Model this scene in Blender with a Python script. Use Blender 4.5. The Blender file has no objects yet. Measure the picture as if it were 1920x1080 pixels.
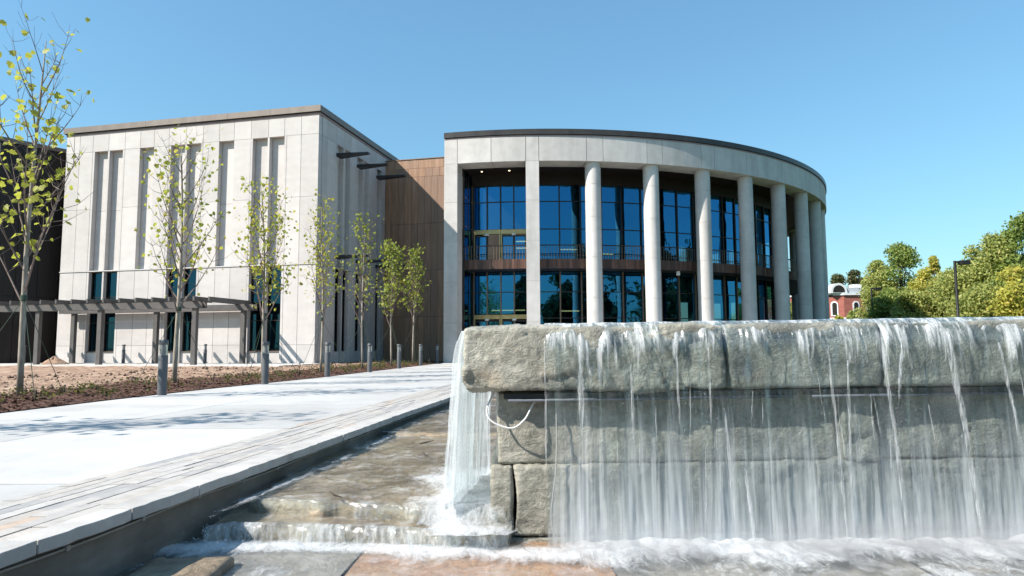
import bpy, math, random
import numpy as np
from mathutils import Vector, Matrix, noise as mnoise
rnd = random.Random(7)
C = bpy.context.scene.collection
SC = bpy.context.scene

# ------------------------------------------------------------------ camera
EYE = 0.93
cam_d = bpy.data.cameras.new('camera'); cam = bpy.data.objects.new('camera', cam_d); C.objects.link(cam)
cam_d.sensor_width = 36.0; cam_d.lens = 36.0*1235.0/1920.0
cam_d.clip_start = 0.05; cam_d.clip_end = 6000
_p = math.atan(107/1235.0); _r = math.radians(0.3)
_right = Vector((1, 0, 0)); _up = Vector((0, -math.sin(_p), math.cos(_p))); _fw = Vector((0, math.cos(_p), math.sin(_p)))
_cx = _right*math.cos(_r) - _up*math.sin(_r); _cy = _right*math.sin(_r) + _up*math.cos(_r)
_m = Matrix((_cx, _cy, -_fw)).transposed().to_4x4(); _m.translation = Vector((0, 0, EYE))
cam.matrix_world = _m
SC.camera = cam

# ------------------------------------------------------------------ sky, sun, exposure
SUN_EL = math.radians(40.0)
SUN_H = Vector((-0.914, -0.407, 0)).normalized()
SUN_DIR = Vector((SUN_H.x*math.cos(SUN_EL), SUN_H.y*math.cos(SUN_EL), math.sin(SUN_EL)))
w = bpy.data.worlds.new('World'); SC.world = w; w.use_nodes = True
wn = w.node_tree.nodes; wl = w.node_tree.links
sky = wn.new('ShaderNodeTexSky'); sky.sky_type = 'NISHITA'; sky.sun_disc = False
sky.sun_elevation = SUN_EL; sky.sun_rotation = math.atan2(SUN_H.x, SUN_H.y)
sky.altitude = 0; sky.air_density = 1.5; sky.dust_density = 0.5; sky.ozone_density = 4.0
_tint = wn.new('ShaderNodeMix'); _tint.data_type = 'RGBA'; _tint.blend_type = 'MULTIPLY'; _tint.inputs[0].default_value = 1.0
_tint.inputs[7].default_value = (0.80, 1.22, 1.42, 1)         # the photograph's cool white balance and soft tone curve, the same over the whole sky
_gam = wn.new('ShaderNodeGamma'); _gam.inputs[1].default_value = 0.75
wl.new(sky.outputs[0], _gam.inputs[0]); wl.new(_gam.outputs[0], _tint.inputs[6]); wl.new(_tint.outputs[2], wn['Background'].inputs[0]); wn['Background'].inputs[1].default_value = 0.10
sd = bpy.data.lights.new('sun', 'SUN'); sd.energy = 4.7; sd.angle = math.radians(0.53); sd.color = (1.0, 0.93, 0.84)
so = bpy.data.objects.new('sun', sd); C.objects.link(so)
so.rotation_euler = SUN_DIR.to_track_quat('Z', 'Y').to_euler(); so.location = (-40, -20, 60)
SC.view_settings.view_transform = 'Standard'; SC.view_settings.look = 'None'
SC.view_settings.exposure = 0.92; SC.view_settings.gamma = 1.0
SC.render.engine = 'CYCLES'
SC.cycles.max_bounces = 8; SC.cycles.transparent_max_bounces = 24
SC.cycles.caustics_reflective = False; SC.cycles.caustics_refractive = False
SC.cycles.sample_clamp_indirect = 6.0

# ------------------------------------------------------------------ material helpers
class NT:
    def __init__(s, name):
        s.m = bpy.data.materials.new(name); s.m.use_nodes = True
        s.n = s.m.node_tree.nodes; s.l = s.m.node_tree.links
        s.b = s.n['Principled BSDF']; s.out = s.n['Material Output']
    def new(s, t, **k):
        x = s.n.new(t)
        for a, v in k.items(): setattr(x, a, v)
        return x
    def link(s, a, b): s.l.new(a, b)
    def pos(s, scale=(1, 1, 1), obj=False):
        mp = s.new('ShaderNodeMapping'); mp.inputs['Scale'].default_value = scale
        if obj: s.link(s.new('ShaderNodeTexCoord').outputs['Object'], mp.inputs[0])
        else: s.link(s.new('ShaderNodeNewGeometry').outputs['Position'], mp.inputs[0])
        return mp.outputs[0]
    def noise(s, vec, scale, detail=4, rough=0.55, dist=0.0):
        x = s.new('ShaderNodeTexNoise'); x.inputs['Scale'].default_value = scale
        x.inputs['Detail'].default_value = detail; x.inputs['Roughness'].default_value = rough
        x.inputs['Distortion'].default_value = dist
        s.link(vec, x.inputs['Vector']); return x.outputs['Fac']
    def ramp(s, fac, stops, interp='LINEAR'):
        x = s.new('ShaderNodeValToRGB'); x.color_ramp.interpolation = interp
        e = x.color_ramp.elements
        while len(e) < len(stops): e.new(0.5)
        for el, (p, c) in zip(e, stops):
            el.position = p; el.color = (c[0], c[1], c[2], 1) if hasattr(c, '__len__') else (c, c, c, 1)
        s.link(fac, x.inputs[0]); return x.outputs[0]
    def mixc(s, fac, a, b, blend='MIX'):
        x = s.new('ShaderNodeMix', data_type='RGBA', blend_type=blend)
        for v, i in ((fac, 0), (a, 6), (b, 7)):
            if hasattr(v, 'is_output'): s.link(v, x.inputs[i])
            elif i == 0: x.inputs[0].default_value = v
            else: x.inputs[i].default_value = (v[0], v[1], v[2], 1)
        return x.outputs[2]
    def math(s, op, a, b=None, clamp=False):
        x = s.new('ShaderNodeMath', operation=op); x.use_clamp = clamp
        for v, i in ((a, 0), (b, 1)):
            if v is None: continue
            if hasattr(v, 'is_output'): s.link(v, x.inputs[i])
            else: x.inputs[i].default_value = v
        return x.outputs[0]
    def bump(s, h, strength=0.3, dist=0.02, normal=None):
        x = s.new('ShaderNodeBump'); x.inputs['Strength'].default_value = strength; x.inputs['Distance'].default_value = dist
        s.link(h, x.inputs['Height'])
        if normal is not None: s.link(normal, x.inputs['Normal'])
        return x.outputs[0]
    def rand(s): return s.new('ShaderNodeObjectInfo').outputs['Random']
    def set(s, **k):
        names = dict(color='Base Color', rough='Roughness', metal='Metallic', normal='Normal', spec='Specular IOR Level', ior='IOR', coat='Coat Weight')
        for a, v in k.items():
            i = s.b.inputs[names[a]]
            if hasattr(v, 'is_output'): s.link(v, i)
            elif hasattr(v, '__len__'): i.default_value = (v[0], v[1], v[2], 1)
            else: i.default_value = v
        return s.m

M = {}
def surf(name, c1, c2, scale=3.0, rough=0.7, rvar=0.0, bump=0.2, bscale=60, bdist=0.004, stretch=(1, 1, 1), metal=0.0, spec=0.4, detail=6, stain=0.0, rocol=None):
    """mottled surface: two tones by noise, per-object tone shift, fine relief"""
    t = NT(name)
    n = t.noise(t.pos(stretch), scale, detail)
    col = t.ramp(n, [(0.3, c1), (0.7, c2)])
    if rvar > 0:
        v = t.ramp(t.rand(), [(0, 1-rvar), (1, 1+rvar*0.6)])
        col = t.mixc(1.0, col, v, 'MULTIPLY')
    if rocol is not None:
        col = t.mixc(t.ramp(t.rand(), [(0.0, 0.0), (1.0, 1.0)]), col, rocol)
    if stain > 0:
        s2 = t.noise(t.pos((1.3, 1.3, 0.25)), 1.1, 5)
        col = t.mixc(1.0, col, t.ramp(s2, [(0.35, 1-stain), (0.62, 1.0)]), 'MULTIPLY')
    h = t.noise(t.pos(), bscale, 5, 0.65)
    t.set(color=col, rough=rough, metal=metal, spec=spec)
    if bump > 0: t.set(normal=t.bump(h, bump, bdist))
    M[name] = t.m
    return t

surf('limestone', (0.51, 0.48, 0.46), (0.57, 0.54, 0.52), 1.6, 0.8, 0.10, 0.25, 45, 0.004, (1, 1, 2.2), stain=0.06)
surf('limestone_drum', (0.52, 0.495, 0.47), (0.60, 0.575, 0.55), 2.2, 0.8, 0.07, 0.25, 45, 0.004, (1, 1, 1.2), stain=0.16)
surf('joint', (0.10, 0.09, 0.085), (0.15, 0.14, 0.13), 8, 0.9)
surf('fascia', (0.155, 0.125, 0.105), (0.20, 0.165, 0.14), 2.0, 0.45, 0.08, 0.05, 30, stretch=(1, 1, .4), metal=0.2)
surf('fascia_drum', (0.042, 0.038, 0.036), (0.065, 0.058, 0.054), 2.0, 0.4, 0.08, 0.05, 30, metal=0.2)
surf('reveal', (0.28, 0.21, 0.20), (0.34, 0.26, 0.25), 2.0, 0.7, 0, 0)
surf('bronze', (0.030, 0.024, 0.020), (0.05, 0.040, 0.032), 3.0, 0.4, 0, 0, metal=0.5)
surf('bronze_light', (0.17, 0.12, 0.085), (0.22, 0.16, 0.11), 3.0, 0.4, 0.1, 0, metal=0.4)
surf('brass', (0.42, 0.30, 0.13), (0.55, 0.41, 0.20), 4.0, 0.35, 0.08, 0, metal=0.55)
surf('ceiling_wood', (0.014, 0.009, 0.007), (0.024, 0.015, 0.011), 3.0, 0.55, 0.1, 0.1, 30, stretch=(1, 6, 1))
surf('balcony_wood', (0.065, 0.034, 0.026), (0.14, 0.075, 0.052), 2.0, 0.5, 0.55, 0.1, 40, stretch=(1, 1, .3))
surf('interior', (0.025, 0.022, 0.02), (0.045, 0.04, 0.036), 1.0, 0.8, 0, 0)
surf('interior_column', (0.40, 0.40, 0.40), (0.45, 0.45, 0.45), 1.0, 0.7, 0, 0)
surf('pergola_paint', (0.09, 0.083, 0.08), (0.12, 0.11, 0.105), 3.0, 0.45, 0.06, 0.05)
surf('bollard_paint', (0.085, 0.088, 0.095), (0.105, 0.108, 0.115), 6.0, 0.45, 0, 0.04)
surf('blade_paint', (0.020, 0.020, 0.022), (0.028, 0.028, 0.03), 3.0, 0.5, 0, 0)
surf('lamp_black', (0.012, 0.012, 0.013), (0.02, 0.02, 0.02), 3.0, 0.5, 0, 0)
surf('coping_granite', (0.42, 0.40, 0.375), (0.55, 0.53, 0.50), 5.0, 0.75, 0.10, 0.5, 70, 0.006, stain=0.12)
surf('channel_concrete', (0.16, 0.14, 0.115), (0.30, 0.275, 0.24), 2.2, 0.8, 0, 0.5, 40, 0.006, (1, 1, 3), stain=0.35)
surf('soil', (0.17, 0.095, 0.06), (0.47, 0.33, 0.235), 2.6, 0.95, 0, 0.9, 22, 0.03, detail=10)
surf('mulch', (0.045, 0.022, 0.015), (0.19, 0.095, 0.065), 14.0, 0.95, 0, 1.0, 35, 0.03, detail=8)
surf('terrace', (0.50, 0.48, 0.45), (0.58, 0.56, 0.53), 2.0, 0.8, 0.06, 0.3)
surf('grass', (0.035, 0.06, 0.015), (0.07, 0.10, 0.03), 0.8, 0.95, 0, 0.5, 20, 0.03)
surf('bark', (0.20, 0.17, 0.135), (0.40, 0.36, 0.30), 16.0, 0.9, 0, 0.7, 60, 0.008, (1, 1, .3))
surf('twig', (0.13, 0.095, 0.085), (0.22, 0.17, 0.145), 20.0, 0.8, 0, 0)
surf('dark_bark', (0.05, 0.04, 0.03), (0.09, 0.07, 0.055), 8.0, 0.9, 0, 0.5, 40, 0.02)
surf('strap', (0.03, 0.055, 0.035), (0.045, 0.075, 0.05), 6.0, 0.7, 0, 0)
surf('brick', (0.29, 0.09, 0.068), (0.39, 0.14, 0.108), 2.0, 0.9, 0.1, 0.2, 20)
surf('white_trim', (0.66, 0.66, 0.66), (0.74, 0.74, 0.74), 2.0, 0.7, 0, 0)
surf('pale_roof', (0.42, 0.44, 0.47), (0.50, 0.52, 0.55), 2.0, 0.6, 0, 0)
surf('cable_white', (0.62, 0.62, 0.60), (0.7, 0.7, 0.68), 6.0, 0.5, 0, 0)
surf('conduit', (0.30, 0.29, 0.27), (0.38, 0.37, 0.35), 6.0, 0.5, 0, 0)
surf('debris', (0.11, 0.065, 0.045), (0.30, 0.20, 0.14), 9, 0.95, 0.4, 0.3)

# copper sheet, each panel its own tone
t = NT('copper')
n = t.noise(t.pos((3.0, 3.0, 0.35)), 2.0, 6)
c = t.ramp(n, [(0.3, (0.25, 0.135, 0.075)), (0.7, (0.41, 0.245, 0.15))])
c = t.mixc(t.math('MULTIPLY', t.rand(), 0.65), c, (0.16, 0.112, 0.09))
t.set(color=c, rough=0.5, metal=0.08, normal=t.bump(t.noise(t.pos(), 3.0, 2), 0.15, 0.02)); M['copper'] = t.m
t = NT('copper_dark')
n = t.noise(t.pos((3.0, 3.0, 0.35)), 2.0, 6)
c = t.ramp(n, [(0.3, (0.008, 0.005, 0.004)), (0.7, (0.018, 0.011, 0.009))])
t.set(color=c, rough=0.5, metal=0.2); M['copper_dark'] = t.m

# border paving: per-stone hue
t = NT('border_stone')
r = t.rand()
c = t.ramp(r, [(0.0, (0.34, 0.335, 0.33)), (0.15, (0.43, 0.405, 0.38)), (0.5, (0.48, 0.455, 0.42)), (0.78, (0.46, 0.42, 0.375)), (0.97, (0.51, 0.485, 0.455)), (1.0, (0.46, 0.36, 0.28))])
n = t.noise(t.pos(), 9.0, 7, 0.6)
c = t.mixc(1.0, c, t.ramp(n, [(0.25, 0.74), (0.7, 1.05)]), 'MULTIPLY')
t.set(color=c, rough=0.7, normal=t.bump(t.noise(t.pos(), 40, 5), 0.4, 0.006)); M['border_stone'] = t.m

# broom-finished concrete path
t = NT('path_concrete')
n = t.noise(t.pos(), 0.55, 9, 0.7); n2 = t.noise(t.pos((1, 1, 1)), 28, 4)
c = t.ramp(n, [(0.32, (0.40, 0.39, 0.375)), (0.55, (0.50, 0.495, 0.48))])
c = t.mixc(1.0, c, t.ramp(n2, [(0.3, 0.93), (0.65, 1.0)]), 'MULTIPLY')
c = t.mixc(1.0, c, t.ramp(t.rand(), [(0, 0.88), (1, 1.04)]), 'MULTIPLY')
t.set(color=c, rough=0.85, normal=t.bump(n2, 0.25, 0.003)); M['path_concrete'] = t.m

# fountain rock: grey olive with rusty seams; wet
def rock(name, dark, mid, light, rust, wet):
    t = NT(name)
    n = t.noise(t.pos((1, 1, 1.6)), 2.4, 8, 0.62, 0.4)
    c = t.ramp(n, [(0.28, dark), (0.5, mid), (0.72, light)])
    n3 = t.noise(t.pos(), 1.2, 5, 0.6, 1.2)
    c = t.mixc(t.ramp(n3, [(0.58, 0), (0.72, 0.55)]), c, rust)
    n4 = t.noise(t.pos(), 34, 5, 0.7)
    c = t.mixc(1.0, c, t.ramp(n4, [(0.3, 0.68), (0.62, 1.08)]), 'MULTIPLY')
    h = t.math('ADD', t.math('MULTIPLY', t.noise(t.pos((1, 1, 1.5)), 9, 10, 0.72, 0.5), 1.0), t.math('MULTIPLY', t.noise(t.pos(), 70, 4, 0.6), 0.25))
    t.set(color=c, rough=t.ramp(n4, [(0.3, wet), (0.7, wet+0.25)]), spec=0.5, normal=t.bump(h, 0.8, 0.035)); M[name] = t.m
rock('rock', (0.125, 0.12, 0.10), (0.315, 0.30, 0.245), (0.50, 0.475, 0.40), (0.38, 0.29, 0.19), 0.32)
rock('rock_wet', (0.105, 0.107, 0.095), (0.26, 0.258, 0.22), (0.42, 0.41, 0.35), (0.30, 0.24, 0.17), 0.2)
rock('flag_brown', (0.15, 0.11, 0.075), (0.33, 0.26, 0.18), (0.52, 0.44, 0.33), (0.46, 0.30, 0.15), 0.3)
rock('flag_orange', (0.36, 0.20, 0.12), (0.50, 0.30, 0.19), (0.58, 0.44, 0.34), (0.45, 0.20, 0.09), 0.3)
rock('flag_grey', (0.20, 0.19, 0.175), (0.34, 0.32, 0.295), (0.46, 0.44, 0.41), (0.38, 0.30, 0.22), 0.3)

# curtain-wall glass: tinted mirror coating over a dark see-through
def glassmat(name, gl, tr, mixf):
    t = NT(name)
    g = t.new('ShaderNodeBsdfGlossy'); g.inputs['Color'].default_value = (*gl, 1); g.inputs['Roughness'].default_value = 0.012
    bn = t.bump(t.noise(t.pos((1, 1, 1)), 0.55, 2, 0.5), 0.28, 0.05); t.link(bn, g.inputs['Normal'])
    tp = t.new('ShaderNodeBsdfTransparent'); tp.inputs['Color'].default_value = (*tr, 1)
    mx = t.new('ShaderNodeMixShader')
    lw = t.new('ShaderNodeLayerWeight'); lw.inputs['Blend'].default_value = 0.35
    t.link(t.math('ADD', t.math('MULTIPLY', lw.outputs['Fresnel'], 0.6), mixf, True), mx.inputs[0])
    t.link(tp.outputs[0], mx.inputs[1]); t.link(g.outputs[0], mx.inputs[2]); t.link(mx.outputs[0], t.out.inputs[0])
    M[name] = t.m
glassmat('glass', (0.06, 0.35, 0.70), (0.16, 0.30, 0.34), 0.36)
glassmat('glass_dark', (0.10, 0.32, 0.50), (0.10, 0.14, 0.16), 0.14)
t = NT('lens'); t.set(color=(0.75, 0.78, 0.78), rough=0.12); t.b.inputs['Transmission Weight'].default_value = 0.75; M['lens'] = t.m
t = NT('light_strip'); t.set(color=(0.9, 0.7, 0.35)); t.b.inputs['Emission Color'].default_value = (1, 0.68, 0.28, 1); t.b.inputs['Emission Strength'].default_value = 1.1; M['light_strip'] = t.m
t = NT('downlight'); t.set(color=(0.9, 0.8, 0.5)); t.b.inputs['Emission Color'].default_value = (1, 0.85, 0.5, 1); t.b.inputs['Emission Strength'].default_value = 2.5; M['downlight'] = t.m
t = NT('fixture_tube'); t.set(color=(0.07, 0.08, 0.10), rough=0.6); M['fixture_tube'] = t.m

# leaves
def leafmat(name, stops, trans=0.45):
    t = NT(name)
    n = t.noise(t.pos(), 2.6, 3); r = t.new('ShaderNodeNewGeometry').outputs['Random Per Island']
    f = t.math('ADD', t.math('MULTIPLY', r, 0.75), t.math('MULTIPLY', n, 0.3))
    c = t.ramp(f, stops)
    t.set(color=c, rough=0.5, spec=0.35)
    tr = t.new('ShaderNodeBsdfTranslucent'); t.link(c, tr.inputs[0])
    mx = t.new('ShaderNodeMixShader'); mx.inputs[0].default_value = trans
    t.link(t.b.outputs[0], mx.inputs[1]); t.link(tr.outputs[0], mx.inputs[2]); t.link(mx.outputs[0], t.out.inputs[0])
    M[name] = t.m
leafmat('leaf_sapling', [(0.05, (0.14, 0.20, 0.035)), (0.35, (0.28, 0.34, 0.05)), (0.65, (0.46, 0.46, 0.07)), (0.9, (0.58, 0.48, 0.09)), (1.0, (0.44, 0.20, 0.05))], 0.55)
leafmat('leaf_sapling_green', [(0.05, (0.11, 0.17, 0.035)), (0.4, (0.22, 0.29, 0.05)), (0.75, (0.36, 0.38, 0.065)), (1.0, (0.44, 0.37, 0.07))], 0.55)
leafmat('leaf_green', [(0.05, (0.12, 0.18, 0.045)), (0.45, (0.23, 0.31, 0.075)), (0.8, (0.33, 0.40, 0.10)), (1.0, (0.42, 0.42, 0.11))], 0.5)
leafmat('leaf_yellowgreen', [(0.05, (0.17, 0.21, 0.065)), (0.4, (0.33, 0.385, 0.11)), (0.75, (0.46, 0.49, 0.15)), (1.0, (0.54, 0.47, 0.16))], 0.5)
leafmat('leaf_yellow', [(0.05, (0.27, 0.29, 0.06)), (0.4, (0.46, 0.46, 0.09)), (0.75, (0.60, 0.54, 0.11)), (1.0, (0.60, 0.45, 0.12))], 0.5)
leafmat('leaf_dark', [(0.05, (0.05, 0.075, 0.025)), (0.5, (0.10, 0.12, 0.045)), (1.0, (0.18, 0.15, 0.07))])
leafmat('leaf_shrub', [(0.05, (0.05, 0.075, 0.018)), (0.5, (0.11, 0.13, 0.035)), (0.85, (0.20, 0.18, 0.05)), (1.0, (0.25, 0.12, 0.05))])

# ---- water
def streak_water(name, xs, zs, lo, hi, white, gloss=0.03, tint=(0.90, 0.95, 0.96), coarse=True, maxw=0.9, axis='XZ', base=0.0, zfade=None, bumpk=0.55, xfade=None, f0=0.035, speck=0.0, dist=0.3, cw=0.42):
    """thin falling sheet: clear film that mirrors the sky, white streaks along the flow for air and, on film and stream, painted glints"""
    t = NT(name)
    v = t.pos((xs, xs*0.35, zs)) if axis == 'XZ' else t.pos((xs, zs, xs*0.5))
    f = t.noise(v, 1.0, 6, 0.6, dist)
    if coarse:
        v2 = t.pos((xs*0.14, xs*0.1, zs*0.5)) if axis == 'XZ' else t.pos((xs*0.15, zs*0.5, 1))
        f = t.math('ADD', t.math('MULTIPLY', f, 1.04-cw), t.math('MULTIPLY', t.noise(v2, 1.0, 3, 0.5), cw))
    if xfade:   # the sheet thins out towards its end
        sx = t.new('ShaderNodeSeparateXYZ'); t.link(t.pos(), sx.inputs[0])
        mx_ = t.new('ShaderNodeMapRange'); t.link(sx.outputs[0], mx_.inputs[0])
        for i_, v_ in ((1, xfade[0]), (2, xfade[1]), (3, -0.35), (4, 0.0)): mx_.inputs[i_].default_value = v_
        f = t.math('ADD', f, mx_.outputs[0])
    if zfade:   # curtain takes in air as it falls; capstone film whitens upward for painted glints
        sp = t.new('ShaderNodeSeparateXYZ'); t.link(t.pos(), sp.inputs[0])
        mr = t.new('ShaderNodeMapRange'); t.link(sp.outputs[2], mr.inputs[0])
        for i_, v_ in ((1, zfade[0]), (2, zfade[1]), (3, zfade[3] if len(zfade) > 3 else -0.12), (4, zfade[2] if len(zfade) > 2 else 0.17)): mr.inputs[i_].default_value = v_
        mask = t.ramp(t.math('ADD', f, mr.outputs[0]), [(lo, base), (hi, maxw)])
    else: mask = t.ramp(f, [(lo, base), (hi, maxw)])
    if speck > 0:
        mask = t.math('MULTIPLY', mask, t.ramp(t.noise(t.pos((150, 150, 60)), 1.0, 3, 0.6), [(0.36, 1.0-speck), (0.56, 1.0)]))
    b = t.bump(f, bumpk, 0.02)
    tp = t.new('ShaderNodeBsdfTransparent'); tp.inputs[0].default_value = (*tint, 1)
    g = t.new('ShaderNodeBsdfGlossy'); g.inputs['Roughness'].default_value = gloss; g.inputs['Color'].default_value = (0.95, 0.97, 1, 1); t.link(b, g.inputs['Normal'])
    lw = t.new('ShaderNodeLayerWeight'); lw.inputs['Blend'].default_value = 0.5; t.link(b, lw.inputs['Normal'])
    fr = t.math('ADD', t.math('MULTIPLY', t.math('POWER', lw.outputs['Facing'], 5.0), 0.9), f0)     # Schlick, the same from both sides of the sheet
    film = t.new('ShaderNodeMixShader'); t.link(fr, film.inputs[0]); t.link(tp.outputs[0], film.inputs[1]); t.link(g.outputs[0], film.inputs[2])
    d = t.new('ShaderNodeBsdfDiffuse'); d.inputs[0].default_value = (*white, 1)
    tl = t.new('ShaderNodeBsdfTranslucent'); tl.inputs[0].default_value = (*white, 1)
    wmix = t.new('ShaderNodeMixShader'); wmix.inputs[0].default_value = 0.5; t.link(d.outputs[0], wmix.inputs[1]); t.link(tl.outputs[0], wmix.inputs[2])
    mx = t.new('ShaderNodeMixShader'); t.link(mask, mx.inputs[0]); t.link(film.outputs[0], mx.inputs[1]); t.link(wmix.outputs[0], mx.inputs[2])
    t.link(mx.outputs[0], t.out.inputs[0]); M[name] = t.m
    return t
streak_water('water_film', 28, 2.6, 0.56, 0.67, (0.90, 0.93, 0.95), 0.20, maxw=0.95, zfade=(0.55, 0.96, 0.055), f0=0.08, speck=0.30, bumpk=0.7, dist=0.8)  # white wedges and specks, strongest near the lip, are sun glints painted in
streak_water('water_curtain', 60, 0.45, 0.36, 0.78, (0.72, 0.78, 0.83), 0.12, maxw=0.88, base=0.02, zfade=(0.62, -0.42, 0.24, -0.26), xfade=(0.22, 0.36), f0=0.14, bumpk=0.8, dist=0.9, cw=0.55)
streak_water('water_side_fall', 40, 2.6, 0.38, 0.74, (0.84, 0.87, 0.89), 0.12, maxw=0.92, base=0.30, f0=0.07, speck=0.3, dist=0.8)
streak_water('water_lip_thin', 30, 7.0, 0.56, 0.76, (0.82, 0.86, 0.88), 0.05, maxw=0.6, f0=0.08)
streak_water('water_lip', 30, 7.0, 0.44, 0.66, (0.84, 0.88, 0.90), 0.05, maxw=0.9, f0=0.08, speck=0.4)
streak_water('stream_water', 9, 8.0, 0.53, 0.72, (0.80, 0.83, 0.86), 0.04, tint=(0.95, 0.95, 0.92), maxw=0.6, axis='XY', bumpk=1.0, f0=0.05, speck=0.6)  # white flecks mix broken water with painted surface shimmer

t = NT('foam')
n = t.noise(t.pos((1.5, 0.75, 1)), 7, 10, 0.72, 1.4); n2 = t.noise(t.pos(), 75, 4, 0.7)
f = t.math('ADD', t.math('MULTIPLY', n, 0.8), t.math('MULTIPLY', n2, 0.25))
at = t.new('ShaderNodeAttribute'); at.attribute_name = 'cover'
f = t.math('ADD', f, t.math('SUBTRACT', at.outputs['Fac'], 0.5))
mask = t.ramp(f, [(0.42, 0.0), (0.60, 0.55), (0.80, 0.95)])
d = t.new('ShaderNodeBsdfDiffuse'); d.inputs[0].default_value = (0.86, 0.89, 0.91, 1); t.link(t.bump(f, 0.8, 0.03), d.inputs['Normal'])
tl = t.new('ShaderNodeBsdfTranslucent'); tl.inputs[0].default_value = (0.86, 0.89, 0.91, 1)
wm = t.new('ShaderNodeMixShader'); wm.inputs[0].default_value = 0.35; t.link(d.outputs[0], wm.inputs[1]); t.link(tl.outputs[0], wm.inputs[2])
tp = t.new('ShaderNodeBsdfTransparent'); mx = t.new('ShaderNodeMixShader')
t.link(mask, mx.inputs[0]); t.link(tp.outputs[0], mx.inputs[1]); t.link(wm.outputs[0], mx.inputs[2]); t.link(mx.outputs[0], t.out.inputs[0]); M['foam'] = t.m
t = NT('water_jet')
d = t.new('ShaderNodeBsdfDiffuse'); d.inputs[0].default_value = (0.86, 0.89, 0.91, 1)
tl = t.new('ShaderNodeBsdfTranslucent'); tl.inputs[0].default_value = (0.86, 0.89, 0.91, 1)
wm = t.new('ShaderNodeMixShader'); wm.inputs[0].default_value = 0.5; t.link(d.outputs[0], wm.inputs[1]); t.link(tl.outputs[0], wm.inputs[2])
g = t.new('ShaderNodeBsdfGlossy'); g.inputs['Roughness'].default_value = 0.08
wg = t.new('ShaderNodeMixShader'); wg.inputs[0].default_value = 0.25; t.link(wm.outputs[0], wg.inputs[1]); t.link(g.outputs[0], wg.inputs[2])
tp = t.new('ShaderNodeBsdfTransparent'); mx = t.new('ShaderNodeMixShader')
t.link(t.ramp(t.noise(t.pos((140, 60, 7)), 1.0, 5, 0.65), [(0.42, 0.0), (0.72, 0.8)]), mx.inputs[0]); t.link(tp.outputs[0], mx.inputs[1]); t.link(wg.outputs[0], mx.inputs[2])
t.link(mx.outputs[0], t.out.inputs[0]); M['water_jet'] = t.m

# ------------------------------------------------------------------ mesh helpers
class MB:
    def __init__(s): s.v = []; s.f = []
    def add(s, vs, fs):
        o = len(s.v); s.v += [tuple(v) for v in vs]; s.f += [tuple(i+o for i in f) for f in fs]; return s
    def box(s, x0, x1, y0, y1, z0, z1):
        return s.add([(x0, y0, z0), (x1, y0, z0), (x1, y1, z0), (x0, y1, z0), (x0, y0, z1), (x1, y0, z1), (x1, y1, z1), (x0, y1, z1)],
                     [(0, 3, 2, 1), (4, 5, 6, 7), (0, 1, 5, 4), (1, 2, 6, 5), (2, 3, 7, 6), (3, 0, 4, 7)])
    def prism(s, pts, z0, z1):
        n = len(pts); a = sum(pts[i][0]*pts[(i+1) % n][1]-pts[(i+1) % n][0]*pts[i][1] for i in range(n))
        if a < 0: pts = pts[::-1]
        return s.add([(p[0], p[1], z0) for p in pts]+[(p[0], p[1], z1) for p in pts],
                     [tuple(range(n))[::-1], tuple(range(n, 2*n))]+[(i, (i+1) % n, (i+1) % n+n, i+n) for i in range(n)])
    def ring(s, a0, a1, r0, r1, z0, z1, n=None):
        """annular sector, degrees from -y towards +x"""
        n = n or max(1, int(abs(a1-a0)/1.5)+1)
        vs = []; fs = []
        for i in range(n+1):
            a = math.radians(a0+(a1-a0)*i/n); sn, cs = math.sin(a), math.cos(a)
            for r, z in ((r1, z0), (r1, z1), (r0, z1), (r0, z0)): vs.append((r*sn, -r*cs, z))
        for i in range(n):
            o = i*4
            for k in range(4): fs.append((o+k, o+4+k, o+4+(k+1) % 4, o+(k+1) % 4))
        fs += [(0, 1, 2, 3), (n*4+3, n*4+2, n*4+1, n*4)]
        return s.add(vs, fs)
    def tube(s, pts, rad, n=6, cap=True):
        pts = [Vector(p) for p in pts]; rad = rad if hasattr(rad, '__len__') else [rad]*len(pts)
        vs = []; fs = []; ref = Vector((0.31, 0.95, 0.05))
        for i, p in enumerate(pts):
            d = (pts[min(i+1, len(pts)-1)]-pts[max(i-1, 0)]).normalized()
            rf = ref if abs(d.dot(ref)) < 0.95 else Vector((1, 0, 0))
            a = d.cross(rf).normalized(); b = d.cross(a)
            for k in range(n):
                q = 2*math.pi*k/n; vs.append(p+(a*math.cos(q)+b*math.sin(q))*rad[i])
        for i in range(len(pts)-1):
            for k in range(n): fs.append((i*n+k, i*n+(k+1) % n, (i+1)*n+(k+1) % n, (i+1)*n+k))
        if cap: fs += [tuple(range(n))[::-1], tuple(range((len(pts)-1)*n, len(pts)*n))]
        return s.add(vs, fs)
    def lathe(s, prof, n=24, c=(0, 0), cap=True):
        vs = []; fs = []
        for r, z in prof:
            for k in range(n):
                q = 2*math.pi*k/n; vs.append((c[0]+r*math.cos(q), c[1]+r*math.sin(q), z))
        for i in range(len(prof)-1):
            for k in range(n): fs.append((i*n+k, i*n+(k+1) % n, (i+1)*n+(k+1) % n, (i+1)*n+k))
        if cap:
            o = len(vs); vs += vs[:n]+vs[(len(prof)-1)*n:len(prof)*n]
            fs += [tuple(range(o, o+n))[::-1], tuple(range(o+n, o+2*n))]
        return s.add(vs, fs)
    def mesh(s, name, m, smooth=False):
        me = bpy.data.meshes.new(name); me.from_pydata(s.v, [], s.f); me.materials.append(M[m])
        if smooth: me.shade_smooth()
        me.update(); return me
    def build(s, name, m, parent=None, smooth=False, bevel=0.0):
        return link(name, s.mesh(name, m, smooth), parent, bevel)
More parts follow.
